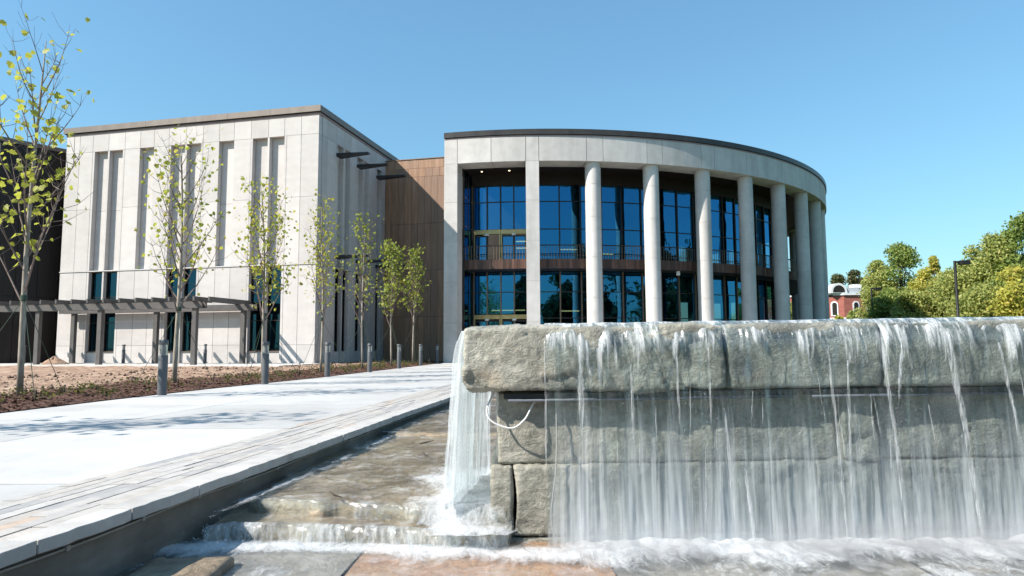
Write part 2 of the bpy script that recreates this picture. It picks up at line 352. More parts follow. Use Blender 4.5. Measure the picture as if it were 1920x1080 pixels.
def link(name, me, parent=None, bevel=0.0, loc=None, rot=None):
    o = bpy.data.objects.new(name, me); C.objects.link(o); o.parent = parent
    if loc is not None: o.location = loc
    if rot is not None: o.rotation_euler = rot
    if bevel > 0:
        b = o.modifiers.new('bevel', 'BEVEL'); b.width = bevel; b.segments = 2; b.limit_method = 'ANGLE'
    return o
def empty(name, loc=(0, 0, 0), rz=0.0):
    o = bpy.data.objects.new(name, None); C.objects.link(o); o.location = loc; o.rotation_euler = (0, 0, rz); o.empty_display_size = 0.3
    return o
def tag(o, label=None, cat=None, group=None, kind=None):
    if label: o['label'] = label
    if cat: o['category'] = cat
    if group: o['group'] = group
    if kind: o['kind'] = kind
    return o
def copy_tree(o, parent=None):
    c = o.copy(); C.objects.link(c); c.parent = parent
    for ch in list(o.children): copy_tree(ch, c)
    return c
def nmesh(name, verts, faces_flat, loop_tot, m, smooth=False):
    """fast mesh from numpy arrays, polygons of equal size loop_tot"""
    me = bpy.data.meshes.new(name); nv = len(verts); nf = len(faces_flat)//loop_tot
    me.vertices.add(nv); me.vertices.foreach_set('co', np.asarray(verts, np.float32).ravel())
    me.loops.add(len(faces_flat)); me.loops.foreach_set('vertex_index', np.asarray(faces_flat, np.int32).ravel())
    me.polygons.add(nf); me.polygons.foreach_set('loop_start', np.arange(0, nf*loop_tot, loop_tot, dtype=np.int32))
    me.materials.append(M[m]); me.update(calc_edges=True); me.validate()
    if smooth: me.shade_smooth()
    return me
def interp(tab, y):
    for (y0, x0), (y1, x1) in zip(tab, tab[1:]):
        if y <= y1 or (y1, x1) == tab[-1]: return x0+(x1-x0)*(y-y0)/(y1-y0)

# plan lines of the walk (Y, X)
PATH_EDGE = [(-6, -7.6), (5, -7.5), (9.49, -7.3), (11.65, -7.1), (14.8, -6.67), (19.3, -5.75), (27, -4.75), (34.8, -3.75), (37, -3.6)]
BORDER_IN = [(-6, -4.1), (4.09, -3.11), (5.13, -2.94), (6.92, -2.66), (10.64, -2.22), (13.5, -1.85), (16.74, -1.41), (20, -0.7), (24, 0.4)]
COPE_IN = [(-6, -3.2), (3.22, -2.44), (3.71, -2.37), (5.58, -2.14), (9, -1.70), (12.33, -1.25), (15, -0.8), (20, 0.1), (24, 1.2)]
COPE_OUT = [(-6, -3.05), (3.05, -2.30), (3.96, -2.16), (5.21, -1.99), (9, -1.51), (12.33, -1.05), (15, -0.6), (20, 0.3), (24, 1.4)]
pe = lambda y: interp(PATH_EDGE, y)
bi = lambda y: interp(BORDER_IN, y)
ci = lambda y: interp(COPE_IN, y)
co = lambda y: interp(COPE_OUT, y)

# ------------------------------------------------------------------ ground
def fbm(x, y, z=0.0, o=4):
    return mnoise.fractal(Vector((x, y, z)), 1.0, 2.0, o)
g = MB()
HX0, HX1, HY0, HY1 = -3.4, 14.0, -7.0, 24.0
for x0, x1, y0, y1 in ((-1500, HX0, -1500, 2500), (HX1, 1500, -1500, 2500), (HX0, HX1, -1500, HY0), (HX0, HX1, HY1, 2500)):
    g.add([(x0, y0, -0.08), (x1, y0, -0.08), (x1, y1, -0.08), (x0, y1, -0.08)], [(0, 1, 2, 3)])
tag(g.build('ground', 'grass'), kind='structure')
g = MB()
g.add([(HX0, HY0, -0.62), (HX1, HY0, -0.62), (HX1, HY1, -0.62), (HX0, HY1, -0.62)], [(0, 1, 2, 3)])
g.add([(HX0, HY1, -0.62), (HX1, HY1, -0.62), (HX1, HY1, -0.08), (HX0, HY1, -0.08)], [(0, 1, 2, 3)])
g.add([(HX1, HY0, -0.62), (HX1, HY1, -0.62), (HX1, HY1, -0.08), (HX1, HY0, -0.08)], [(0, 1, 2, 3)])
g.add([(HX0, HY0, -0.62), (HX1, HY0, -0.62), (HX1, HY0, -0.08), (HX0, HY0, -0.08)], [(0, 1, 2, 3)])
tag(g.build('basin_floor', 'flag_grey'), kind='structure')

def soil_z(d, x, y):
    """height of the planted ground at distance d left of the walk"""
    b = 0.015 + 0.075*min(1, d/1.2)
    if d > 3: b = 0.09 - 0.01*min(1, (d-3)/6)
    rough = min(1, d/0.4)
    clod = max(0, mnoise.fractal(Vector((x*2.2, y*2.2, 3.0)), 0.75, 2.1, 6)-0.05)
    return b + rough*(0.018*fbm(x*0.9, y*0.9, 1, 4) + (0.085*clod if d > 1.6 else 0.03*clod))
ds = [0]
while ds[-1] < 24: ds.append(ds[-1]+(0.09 if ds[-1] < 7 else 0.30))
ys = [2.0]
while ys[-1] < 37: ys.append(ys[-1]+(0.12 if ys[-1] < 22 else 0.25))
vs = []; fs = []
for y in ys:
    for d in ds:
        x = pe(y)-d
        vs.append((x, y, soil_z(d, x, y)))
nd = len(ds)
fa = []
for i in range(len(ys)-1):
    for j in range(nd-1): fa += [i*nd+j, i*nd+j+1, (i+1)*nd+j+1, (i+1)*nd+j]
# mulch strip by the walk, bare soil beyond
me = nmesh('planting_bed', vs, fa, 4, 'mulch', True); me.materials.append(M['soil'])
mi = np.zeros(len(fa)//4, np.int32); k = 0
for i in range(len(ys)-1):
    wb = 2.2 + 0.45*mnoise.noise(Vector((ys[i]*0.55, 4.2, 0))) - 0.5*max(0, (ys[i]-20)/12)
    for j in range(nd-1):
        mi[k] = 1 if ds[j] > wb + 0.3*mnoise.noise(Vector((ys[i]*2.3, ds[j]*2, 9))) else 0
        k += 1
me.polygons.foreach_set('material_index', mi)
tag(link('planting_bed', me), kind='structure')

# ------------------------------------------------------------------ walk: concrete slabs, stone border, coping
path = MB()
yy = [-6 + i*1.0 for i in range(44)]
for a, b in zip(yy, yy[1:]):
    xr0 = bi(a) if a < 24 else 14; xr1 = bi(b) if b <= 24 else 14
    path.add([(pe(a), a, -0.03), (xr0+0.02, a, -0.03), (xr1+0.02, b, -0.03), (pe(b), b, -0.03)], [(0, 1, 2, 3)])
path = path.build('path', 'joint'); tag(path, kind='structure')
cuts = [-6, -2.2, 1.4, 4.6, 7.6, 10.6, 13.6, 16.6, 19.6, 22.6, 26, 30, 34, 37]
for a, b in zip(cuts, cuts[1:]):
    ncol = 2 if a < 20 else 3
    for c_ in range(ncol):
        u0, u1 = c_/ncol, (c_+1)/ncol
        L = []; Rr = []
        for k in range(5):
            y = a+0.010+(b-a-0.020)*k/4
            yl = y + 0.0
            x0 = pe(yl); x1 = bi(yl) if yl < 22.6 else 13.0
            L.append((x0+(x1-x0)*u0+(0.007 if c_ else 0), yl)); Rr.append((x0+(x1-x0)*u1-0.007, yl))
        MB().prism(L+Rr[::-1], -0.12, 0.0).build('paving_slab', 'path_concrete', path)
# border of long thin stones laid along the walk
bord = MB()
yb = [-1+i for i in range(25)]
for a, b in zip(yb, yb[1:]):
    bord.add([(bi(a), a, -0.02), (ci(a), a, -0.02), (ci(b), b, -0.02), (bi(b), b, -0.02)], [(0, 1, 2, 3)])
bord = bord.build('paving_border', 'coping_granite'); tag(bord, kind='structure')
rb = random.Random(21)
rows = 8
for r_ in range(rows):
    y = -1 + rb.random()*0.6
    while y < 22:
        ln = rb.uniform(0.25, 0.72)*(1 if y < 11 else 3.0); y1 = min(22.5, y+ln)
        gpx = 0.0035
        q = []
        for yy_, s_ in ((y+gpx, 0), (y1-gpx, 0), (y1-gpx, 1), (y+gpx, 1)):
            A, B = bi(yy_), ci(yy_)
            u = (r_+s_)/rows; q.append((A+(B-A)*u+(gpx if s_ == 0 else -gpx), yy_))
        MB().prism(q, -0.05, 0.004+rb.uniform(-0.003, 0.003)).build('border_stone', 'border_stone', bord)
        y = y1

# channel wall: concrete face, granite coping stones, conduit
cw = empty('channel_wall', (-2.0, 5.2, -0.62))
def rel(p, o): return (p[0]-o.location.x, p[1]-o.location.y, p[2]-o.location.z)
m = MB()
yl = [-6+i*0.75 for i in range(41)]
L = [rel((co(y)-0.085, y, 0), cw) for y in yl]; R_ = [rel((ci(y)-0.02, y, 0), cw) for y in yl]
for i in range(len(yl)-1):
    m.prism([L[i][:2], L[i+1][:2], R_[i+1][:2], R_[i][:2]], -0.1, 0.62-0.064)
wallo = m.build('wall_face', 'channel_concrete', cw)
y = -5.0; k = 0
rc = random.Random(5)
while y < 20:
    ln = 0.62 if y > 2.9 else 0.75
    pts = []
    n_ = 8
    for i in range(n_+1):
        yy_ = y+0.005+(ln-0.01)*i/n_; pts.append(rel((co(yy_)+0.010*rc.uniform(-1, 1), yy_, 0), cw)[:2])
    for i in range(2):
        yy_ = y+ln-0.005 if i == 0 else y+0.005; pts.append(rel((ci(yy_)+0.004, yy_, 0), cw)[:2])
    dz = rc.uniform(-0.002, 0.003)
    MB().prism(pts, 0.62-0.058, 0.62+0.009+dz).build('coping_stone', 'coping_granite', cw, bevel=0.004)
    y += ln; k += 1
pts = []
for i in range(60):
    y = 1.5+i*0.2; pts.append(rel((co(y)-0.072, y, -0.095+0.008*math.sin(y*3.1)), cw))
MB().tube(pts, 0.008, 6).build('conduit', 'conduit', cw, True)
for i in range(14):
    y = 2.4+i*0.55; p = rel((co(y)-0.075, y, -0.093+0.008*math.sin(y*3.1)), cw)
    MB().box(p[0]-0.02, p[0]+0.012, p[1]-0.015, p[1]+0.015, p[2]-0.014, p[2]+0.014).build('conduit_clip', 'conduit', cw)
tag(cw, 'low concrete channel wall topped with pale granite coping stones along the walk', 'wall')

# ------------------------------------------------------------------ limestone wing
A128 = math.radians(12.8)
WC = (-9.25, 31.0)
wing = empty('stone_wing', (WC[0], WC[1], 0.0), -A128)
tag(wing, 'pale limestone museum wing with tall recessed slots and dark roof edge', 'building')
W0 = 14.8; D0 = 11.0
core = MB().box(-W0+0.05, -0.32, 0.32, D0, -0.3, 12.1).build('wall_core', 'joint', wing)
def panel_x(t0, t1, z0, z1, y0=0.0, th=0.30, name='stone_panel', mat='limestone'):
    """front-face slab; t measured leftwards from the lit corner"""
    return MB().box(-t1+0.010, -t0-0.010, y0, y0+th, z0+0.006, z1-0.006).build(name, mat, wing)
ZS, ZF0, ZF1 = 4.84, 11.16, 12.08
RD = 0.25
groups = (1.74, 6.43, 11.09)
wins = []
def flat(t0, t1):
    panel_x(t0, t1, 0.05, 1.0); panel_x(t0, t1, 1.0, ZS-0.03)
    panel_x(t0, t1, ZS+0.03, 8.1); panel_x(t0, t1, 8.1, ZF0)
for t0, t1 in ((0.02, 0.96), (0.96, 1.74), (3.70, 4.66), (5.50, 6.43), (8.43, 9.32), (10.16, 11.09), (13.09, 13.92), (13.92, 14.78)): flat(t0, t1)
def recess_back(t0, t1, z0, z1):
    zm = (z0+z1)/2
    panel_x(t0, t1, z0, zm, RD, 0.1, 'recess_panel'); panel_x(t0, t1, zm, z1, RD, 0.1, 'recess_panel')
def window(x0, x1, y, z0, z1, axis='x', parent=wing):
    """bronze frame with three panes set in the slot"""
    fw = 0.05
    m = MB()
    def bx(a, b, c, d, e, f):
        m.box(a, b, c, d, e, f) if axis == 'x' else m.box(c, d, a, b, e, f)
    bx(x0, x0+fw, y-0.05, y+0.05, z0, z1); bx(x1-fw, x1, y-0.05, y+0.05, z0, z1)
    bx(x0+fw, x1-fw, y-0.05, y+0.05, z0, z0+fw); bx(x0+fw, x1-fw, y-0.05, y+0.05, z1-fw, z1)
    rows = [z0+fw, z0+(z1-z0)*0.36, z0+(z1-z0)*0.68, z1-fw]
    for r in rows[1:3]: bx(x0+fw, x1-fw, y-0.04, y+0.04, r-0.02, r+0.02)
    f = m.build('window', 'bronze', parent)
    for a, b in zip(rows, rows[1:]):
        q = MB(); e = rnd.uniform(-0.004, 0.004); e2 = rnd.uniform(-0.004, 0.004)
        if axis == 'x': q.add([(x0+fw, y+e, a), (x1-fw, y-e, a), (x1-fw, y-e+e2, b), (x0+fw, y+e+e2, b)], [(0, 1, 2, 3)])
        else: q.add([(y+e, x0+fw, a), (y-e, x1-fw, a), (y-e+e2, x1-fw, b), (y+e+e2, x0+fw, b)], [(0, 1, 2, 3)])
        q.build('pane', 'glass_dark', f)
for gt in groups:
    # fin | slot | fin | slot | fin
    for ft0, ft1 in ((gt, gt+0.13), (gt+0.93, gt+1.05), (gt+1.86, gt+2.0)):
        panel_x(ft0, ft1, 0.05, ZS-0.03, 0.0, 0.3, 'fin'); panel_x(ft0, ft1, ZS+0.03, ZF0, 0.0, 0.3, 'fin')
    for st0, st1 in ((gt+0.13, gt+0.93), (gt+1.05, gt+1.86)):
        recess_back(st0, st1, ZS+0.03, ZF0)
        panel_x(st0, st1, 0.05, 0.66, 0.10, 0.2, 'sill_panel')
        MB().box(-st1+0.004, -st0-0.004, 0.06, 0.3, 0.662, 0.70).build('sill', 'fascia', wing)
        window(-st1+0.004, -st0-0.004, 0.24, 0.70, ZS-0.04)
for t0, t1 in ((4.66, 5.50), (9.32, 10.16)):
    recess_back(t0, t1, ZS+0.03, ZF0)
    panel_x(t0, t1, 0.05, 1.0); panel_x(t0, t1, 1.0, ZS-0.03)
MB().box(-W0+0.01, 0.0, -0.035, 0.3, ZS-0.024, ZS+0.024).build('string_course', 'limestone', wing)
# frieze panels
fx = [0.02, 0.96, 1.87, 2.75, 3.70, 4.66, 5.50, 6.43, 7.42, 8.43, 9.32, 10.16, 11.09, 12.1, 13.09, 13.92, 14.78]
for a, b in zip(fx, fx[1:]): panel_x(a+0.0, b, ZF0, ZF1, -0.004, 0.30, 'frieze_panel')
# side face (in shade): x = 0 plane facing +x, s measured back from the corner
def panel_s(s0, s1, z0, z1, x1=0.0, th=0.30, name='stone_panel'):
    return MB().box(x1-th, x1, s0+0.006, s1-0.006, z0+0.006, z1-0.006).build(name, 'limestone', wing)
for s0, s1 in ((0.31, 0.80), (0.80, 1.70), (3.35, 4.0), (5.65, 6.5), (7.35, 7.79)):
    panel_s(s0, s1, 0.05, ZS-0.03); panel_s(s0, s1, ZS+0.03, 8.1); panel_s(s0, s1, 8.1, ZF0)
for s0, s1 in ((1.70, 1.84), (2.50, 2.62), (3.25, 3.35), (4.0, 4.10), (4.80, 4.92), (5.55, 5.65), (6.5, 6.6), (7.25, 7.35)):
    panel_s(s0, s1, 0.05, ZS-0.03, 0.0, 0.3, 'fin'); panel_s(s0, s1, ZS+0.03, ZF0, 0.0, 0.3, 'fin')
for s0, s1 in ((1.84, 2.50), (2.62, 3.25), (4.10, 4.80), (4.92, 5.55), (6.6, 7.25)):
    panel_s(s0, s1, ZS+0.03, 8.1, -RD, 0.1, 'recess_panel'); panel_s(s0, s1, 8.1, ZF0, -RD, 0.1, 'recess_panel')
    panel_s(s0, s1, 0.05, 0.66, -0.1, 0.2, 'sill_panel')
    window(s0+0.004, s1-0.004, -0.24, 0.66, ZS-0.04, 'y')
MB().box(-0.3, 0.035, 0.304, 7.78, ZS-0.024, ZS+0.024).build('string_course', 'limestone', wing)
fs_ = [0.31, 0.80, 1.70, 2.56, 3.35, 4.0, 4.86, 5.65, 6.5, 7.35, 9.6]
for a, b in zip(fs_, fs_[1:]): panel_s(a, b, ZF0, ZF1, 0.004, 0.3, 'frieze_panel')
# roof edge
MB().box(-W0-0.02, 0.02, -0.02, D0, 12.084, 12.20).build('roof_reveal', 'reveal', wing)
tl = [0, 2.6, 5.0, 7.4, 9.8, 12.2, 14.9]
for a, b in zip(tl, tl[1:]):
    MB().box(-b-(0.02 if b > 14 else 0)+0.004, -a-0.004+(0.10 if a == 0 else 0), -0.12, 0.25, 12.235, 12.53).build('roof_fascia', 'fascia', wing)
sl = [0.25, 2.6, 5.0, 7.4, 9.8]
for a, b in zip(sl, sl[1:]): MB().box(-0.15, 0.10, a+0.004, b-0.004, 12.235, 12.53).build('roof_fascia', 'fascia', wing)
MB().box(-W0, -0.155, 0.255, D0, 12.204, 12.46).build('roof', 'pale_roof', wing)
MB().box(-W0-0.0, 0.06, -0.08, D0-0.1, 12.203, 12.232).build('shadow_gap', 'bronze', wing)
for a, b in ((2.3, 4.6), (8.6, 9.9), (12.0, 13.6)): MB().box(-b, -a, 0.8, 1.3, 12.465, 12.68).build('roof_hatch', 'white_trim', wing)
# sun blades
for s0, s1, z in ((1.72, 2.75, 10.50), (4.02, 5.0, 10.54), (6.52, 7.4, 10.56), (1.72, 2.75, 5.30), (4.02, 5.0, 5.34), (6.52, 7.4, 5.36)):
    m = MB(); xe = 1.72
    m.add([(0.0, s0, z), (xe, s0+0.02, z+0.05), (xe, s0+0.26, z+0.05), (0.0, s0+0.5, z), (0.0, s0, z+0.17), (xe, s0+0.02, z+0.13), (xe, s0+0.26, z+0.13), (0.0, s0+0.5, z+0.17)],
          [(0, 3, 2, 1), (4, 5, 6, 7), (0, 1, 5, 4), (1, 2, 6, 5), (2, 3, 7, 6), (3, 0, 4, 7)])
    m.build('sun_blade', 'blade_paint', wing)

# ------------------------------------------------------------------ copper link between wing and rotunda
lk = empty('copper_link', (WC[0]+7.8*math.sin(A128), WC[1]+7.8*math.cos(A128), 0.0), -A128)
tag(lk, 'brown copper-panelled link wall between limestone wing and columned rotunda', 'building')
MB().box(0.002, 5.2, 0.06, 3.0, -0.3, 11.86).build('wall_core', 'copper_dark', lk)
cols = [0.004, 0.42, 0.83, 1.24, 1.65, 2.06, 2.47, 2.88, 3.29, 3.70, 4.11]
zr = [0.02, 2.6, 5.3, 8.05, 10.85]
rcx = random.Random(3)
for a, b in zip(cols, cols[1:]):
    for z0, z1 in zip(zr, zr[1:]):
        MB().box(a+0.006, b-0.006, 0.0+rcx.uniform(0, 0.01), 0.059, z0+0.008, z1-0.008).build('copper_panel', 'copper', lk)
for z0, z1, cs in ((10.85, 11.36, [0.004, 0.7, 1.45, 2.1, 2.5, 2.95, 3.4, 4.1]), (11.36, 11.90, [0.004, 1.0, 2.1, 3.6, 4.1])):
    for a, b in zip(cs, cs[1:]): MB().box(a+0.006, b-0.006, rcx.uniform(0, 0.01), 0.059, z0+0.006, z1-0.006).build('copper_panel', 'copper', lk)
MB().box(0.0, 4.2, -0.03, 3.0, 11.905, 11.95).build('roof_cap', 'copper', lk)

# dark wing at the left edge
dl = Vector((1.8, 2.3, 0)).normalized()
dk = empty('dark_copper_wing', (-24.3, 36.13, 0.0), math.atan2(dl.y, dl.x))
tag(dk, 'dark bronze-clad wing standing in shade at the left edge of the picture', 'building')
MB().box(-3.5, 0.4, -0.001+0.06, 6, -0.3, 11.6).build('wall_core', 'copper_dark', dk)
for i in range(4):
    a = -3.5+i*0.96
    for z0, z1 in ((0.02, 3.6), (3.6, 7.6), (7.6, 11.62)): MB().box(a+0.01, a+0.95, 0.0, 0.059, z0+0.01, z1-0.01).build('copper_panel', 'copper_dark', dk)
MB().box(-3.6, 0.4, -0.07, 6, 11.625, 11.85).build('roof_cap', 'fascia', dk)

# ------------------------------------------------------------------ rotunda
RX, RY, RR = 1.79, 56.54, 23.05
ro = empty('rotunda', (RX, RY, 0.0))
tag(ro, 'round limestone rotunda with tall columns, blue glass wall and mezzanine balcony', 'building')
ZB, ZT = 10.46, 11.76
AL, AE = -13.4, 118.0
RI, RBAL = 20.3, 21.95
MB().ring(AL+0.05, AE, 21.9, 22.7, ZB+0.25, 12.0).build('entablature_core', 'joint', ro)
COLA = [6.4+8.25*k for k in range(13)]
edges = [AL, -11.6, -7.1, -2.6, -0.9, 5.3]
for a in COLA: edges += [a+1.1, a+7.15]
edges = [e for e in edges if e < AE]
for a, b in zip(edges, edges[1:]):
    MB().ring(a+0.03, b-0.03, 21.85, RR, ZB, ZT).build('entablature_panel', 'limestone_drum', ro)
MB().ring(AL, AE, 21.9, RR+0.012, ZT+0.002, 11.83).build('roof_reveal', 'reveal', ro)
k = AL
while k < AE-1:
    e = min(k+8.25, AE); MB().ring(k+0.01, e-0.01, 22.4, RR+0.07, 11.86, 12.14).build('roof_fascia', 'fascia_drum', ro); k = e
MB().ring(AL, AE, 10, 22.95, 11.84, 12.04).build('roof', 'fascia_drum', ro)
# piers of the portal (two stacked-stone piers)
for a, b in ((AL, -11.6), (-2.6, -0.9)):
    zs = [0.0, 2.1, 4.2, 6.3, 8.4, ZB]
    for z0, z1 in zip(zs, zs[1:]): MB().ring(a, b, RR-0.95, RR-0.004, z0+0.004, z1-0.004, 1).build('pier_stone', 'limestone_drum', ro)
# columns: each of five drums
cd = []
zs = [0.0, 1.25, 3.35, 5.45, 7.55, 9.3, ZB]
for k, (z0, z1) in enumerate(zip(zs, zs[1:])):
    rr = 0.415
    cd.append(MB().lathe([(rr, z0+0.010), (rr, z1-0.010)], 48, cap=False).mesh('column_drum', 'limestone_drum', True))
shaft = MB().lathe([(0.405, 0.0), (0.405, ZB)], 48).mesh('column', 'coping_granite', True)
for a in COLA:
    q = math.radians(a); o = link('column', shaft, ro, loc=(22.52*math.sin(q), -22.52*math.cos(q), 0), rot=(0, 0, rnd.random()*6))
    for me in cd: link('column_drum', me, o)
# porch ceiling, header, floors
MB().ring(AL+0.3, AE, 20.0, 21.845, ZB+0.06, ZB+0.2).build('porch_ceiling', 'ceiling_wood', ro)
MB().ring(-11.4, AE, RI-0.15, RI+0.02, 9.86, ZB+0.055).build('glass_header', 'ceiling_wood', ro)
MB().ring(AL, AE, 10, 23.6, -0.2, 0.03).build('porch_floor', 'terrace', ro)
for a in (-9.4, -5.2):
    q = math.radians(a); MB().lathe([(0.05, ZB+0.045), (0.05, ZB+0.058)], 12, (21.0*math.sin(q), -21.0*math.cos(q))).build('downlight', 'downlight', ro)
# balcony: slab, slatted fascia, rail
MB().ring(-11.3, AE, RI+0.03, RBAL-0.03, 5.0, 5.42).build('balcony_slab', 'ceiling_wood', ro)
a = -11.3; rs = random.Random(9)
slatm = [MB().ring(-0.19, 0.19, RBAL-0.025, RBAL+rs.uniform(0, 0.02), 4.96, 5.47, 1).mesh('fascia_slat', 'balcony_wood') for _ in range(4)]
barm = MB().ring(-0.028, 0.028, RBAL-0.02, RBAL+0.0, 5.47, 6.18, 1).mesh('baluster', 'bronze_light')
while a < 84:
    link('fascia_slat', slatm[rs.randrange(4)], ro, rot=(0, 0, math.radians(a))); a += 0.40
a = -11.2; barl = MB()
nb = 0
while a < 84:
    link('baluster', barm, ro, rot=(0, 0, math.radians(a))); a += 0.40
MB().ring(-11.3, 84, RBAL-0.04, RBAL+0.02, 6.18, 6.23).build('handrail', 'bronze', ro)
MB().ring(-11.3, 84, RBAL-0.03, RBAL, 5.64, 5.665).build('lower_rail', 'bronze', ro)
# curtain wall
mull = [-11.1, -8.95, -6.8, -4.7, -2.6]
x = 0.0
mull2 = [-0.9+3.36*k for k in range(26)]
allm = mull+mull2
for a in allm:
    MB().ring(a-0.10, a+0.10, RI-0.12, RI+0.07, 0.03, 4.98, 1).build('mullion', 'bronze_light' if a < 40 else 'bronze', ro)
    MB().ring(a-0.10, a+0.10, RI-0.12, RI+0.07, 5.43, 9.86, 1).build('mullion', 'bronze', ro)
rg = random.Random(17)
def pane(a0, a1, z0, z1, mat='glass', name='glass_pane'):
    p = []
    e = [rg.uniform(-0.003, 0.003) for _ in range(2)]
    for a, z, d in ((a0+0.1, z0, e[0]), (a1-0.1, z0, -e[0]), (a1-0.1, z1, -e[0]+e[1]), (a0+0.1, z1, e[0]+e[1])):
        q = math.radians(a); r = RI-0.02+d; p.append((r*math.sin(q), -r*math.cos(q), z))
    return MB().add(p, [(0, 1, 2, 3)]).build(name, mat, ro)
for a0, a1 in zip(allm, allm[1:]):
    portal = a1 <= -2.5
    up = [7.36, 8.92, 9.86] if portal else [5.43, 7.36, 8.92, 9.86]
    lo = [2.62, 3.85, 4.98] if portal else [0.03, 2.4, 3.85, 4.98]
    for lst in (up, lo):
        for z0, z1 in zip(lst, lst[1:]): pane(a0, a1, z0+0.025, z1-0.025)
        for z in lst[1:-1]: MB().ring(a0+0.1, a1-0.1, RI-0.07, RI+0.02, z-0.024, z+0.024, 1).build('transom', 'bronze', ro)
        if not portal: MB().ring(a0+0.1, a1-0.1, RI-0.07, RI+0.02, lst[0], lst[0]+0.024, 1).build('transom', 'bronze', ro)
# left return of the portal: a glass side wall running back from the pier
q = math.radians(-11.35)
for r0, r1 in ((20.35, 21.2), (21.2, 22.05)):
    for z0, z1 in ((0.05, 2.6), (2.6, 4.95), (5.5, 7.36), (7.36, 8.92), (8.92, 10.4)):
        P = [((r)*math.sin(q), -(r)*math.cos(q), z) for r, z in ((r0+0.04, z0+0.02), (r1-0.04, z0+0.02), (r1-0.04, z1-0.02), (r0+0.04, z1-0.02))]
        MB().add(P, [(0, 1, 2, 3)]).build('side_pane', 'glass_dark', ro)
    for rr in (r0, r1): MB().ring(-11.5, -11.3, rr-0.03, rr+0.03, 0.03, 10.4, 1).build('mullion', 'bronze', ro)
# portal doors with brass frames: two double doors on each floor
def doors(zf, zh):
    for da0, da1 in ((-11.05, -6.85), (-6.75, -2.65)):
        mid = (da0+da1)/2
        m = MB()
        m.ring(da0, da1, RI-0.08, RI+0.10, zh-0.24, zh, 2)
        m.ring(da0, da0+0.16, RI-0.08, RI+0.10, zf, zh-0.24, 1); m.ring(da1-0.16, da1, RI-0.08, RI+0.10, zf, zh-0.24, 1)
        d = m.build('door', 'brass', ro)
        MB().ring(mid-0.3, mid+0.3, RI+0.101, RI+0.14, zh-0.33, zh-0.22, 1).build('door_closer', 'white_trim', d)
        for s, (a0, a1) in enumerate(((da0+0.2, mid-0.05), (mid+0.05, da1-0.2))):
            is_open = (zf > 3 and da0 < -8 and s == 1)
            if is_open: continue
            m = MB()
            m.ring(a0, a0+0.12, RI-0.03, RI+0.05, zf+0.02, zh-0.3, 1); m.ring(a1-0.12, a1, RI-0.03, RI+0.05, zf+0.02, zh-0.3, 1)
            m.ring(a0+0.12, a1-0.12, RI-0.03, RI+0.05, zf+0.02, zf+0.14, 1); m.ring(a0+0.12, a1-0.12, RI-0.03, RI+0.05, zh-0.38, zh-0.3, 1)
            m.build('door_leaf', 'bronze', d)
            p = []
            for a, z in ((a0+0.12, zf+0.14), (a1-0.12, zf+0.14), (a1-0.12, zh-0.38), (a0+0.12, zh-0.38)):
                qq = math.radians(a); p.append((RI*math.sin(qq), -RI*math.cos(qq), z))
            MB().add(p, [(0, 1, 2, 3)]).build('door_pane', 'glass', d)
doors(5.43, 7.34); doors(0.03, 2.60)
# interior seen through the glass
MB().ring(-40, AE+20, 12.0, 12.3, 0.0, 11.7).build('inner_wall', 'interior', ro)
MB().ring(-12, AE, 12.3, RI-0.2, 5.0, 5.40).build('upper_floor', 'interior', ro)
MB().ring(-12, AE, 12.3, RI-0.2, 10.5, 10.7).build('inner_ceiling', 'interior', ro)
for a in (8, 22, 36, 50, 64):
    q = math.radians(a)
    MB().lathe([(0.35, 0.03), (0.35, 10.45)], 20, (17.0*math.sin(q), -17.0*math.cos(q))).build('inner_column', 'interior_column', ro, True)
for a0, a1, r, z in ((2.6, 5.6, 19.4, 6.30), (2.6, 5.9, 19.4, 2.80), (-9.2, -3.2, 18.6, 2.9), (-4.9, -3.0, 18.0, 7.0), (-4.9, -3.0, 18.0, 6.6), (10.5, 13, 18.5, 6.2)):
    MB().ring(a0, a1, r, r+0.06, z, z+0.06).build('light_strip', 'light_strip', ro)
for a in (20, 33, 46): 
    q = math.radians(a); MB().box(-0.09, 0.09, -0.12, 0.05, 4.72, 4.95).build('ceiling_camera', 'white_trim', ro).location = (21.6*math.sin(q), -21.6*math.cos(q), 0)

# ------------------------------------------------------------------ terrace and pergola in front of the limestone wing
tr = MB().box(-19.0, 0.5, -3.7, -0.04, -0.3, 0.10).build('terrace', 'joint'); tag(tr, kind='structure')
tr.location = (WC[0], WC[1], 0); tr.rotation_euler = (0, 0, -A128)
for i in range(13):
    for a, b in ((-3.75, -1.9), (-1.9, -0.03)):
        MB().box(-19.0+i*1.5+0.006, -17.5+i*1.5-0.006, a+0.006, b-0.006, 0.06, 0.135).build('terrace_slab', 'terrace', tr)
pg = empty('pergola', (WC[0], WC[1], 0.135), -A128)
tag(pg, 'grey steel pergola with short cross rafters in front of the limestone wing', 'pergola')
for t_, n_ in ((16.4, 2.8), (12.8, 2.8), (9.3, 2.8), (4.3, 2.8), (13.3, 0.40), (8.4, 0.40), (3.55, 0.40)):
    MB().box(-t_-0.115, -t_+0.115, -n_-0.09, -n_+0.09, 0.0, 2.78).build('post', 'pergola_paint', pg, bevel=0.01)
for a, b, n_ in ((17.6, 3.85, 2.8), (14.1, 2.95, 0.40)):
    z0 = 2.50
    for n2 in (n_-0.14, n_+0.14):
        MB().box(-a, -b, -n2-0.035, -n2+0.035, z0, z0+0.29).build('beam', 'pergola_paint', pg)
t_ = 17.2
while t_ > 4.2:
    MB().box(-t_-0.04, -t_+0.04, -3.45, -1.75, 2.795, 2.98).build('rafter', 'pergola_paint', pg); t_ -= 0.86
MB().box(-3.95, -3.86, -3.45, -0.1, 2.795, 2.98).build('rafter', 'pergola_paint', pg)
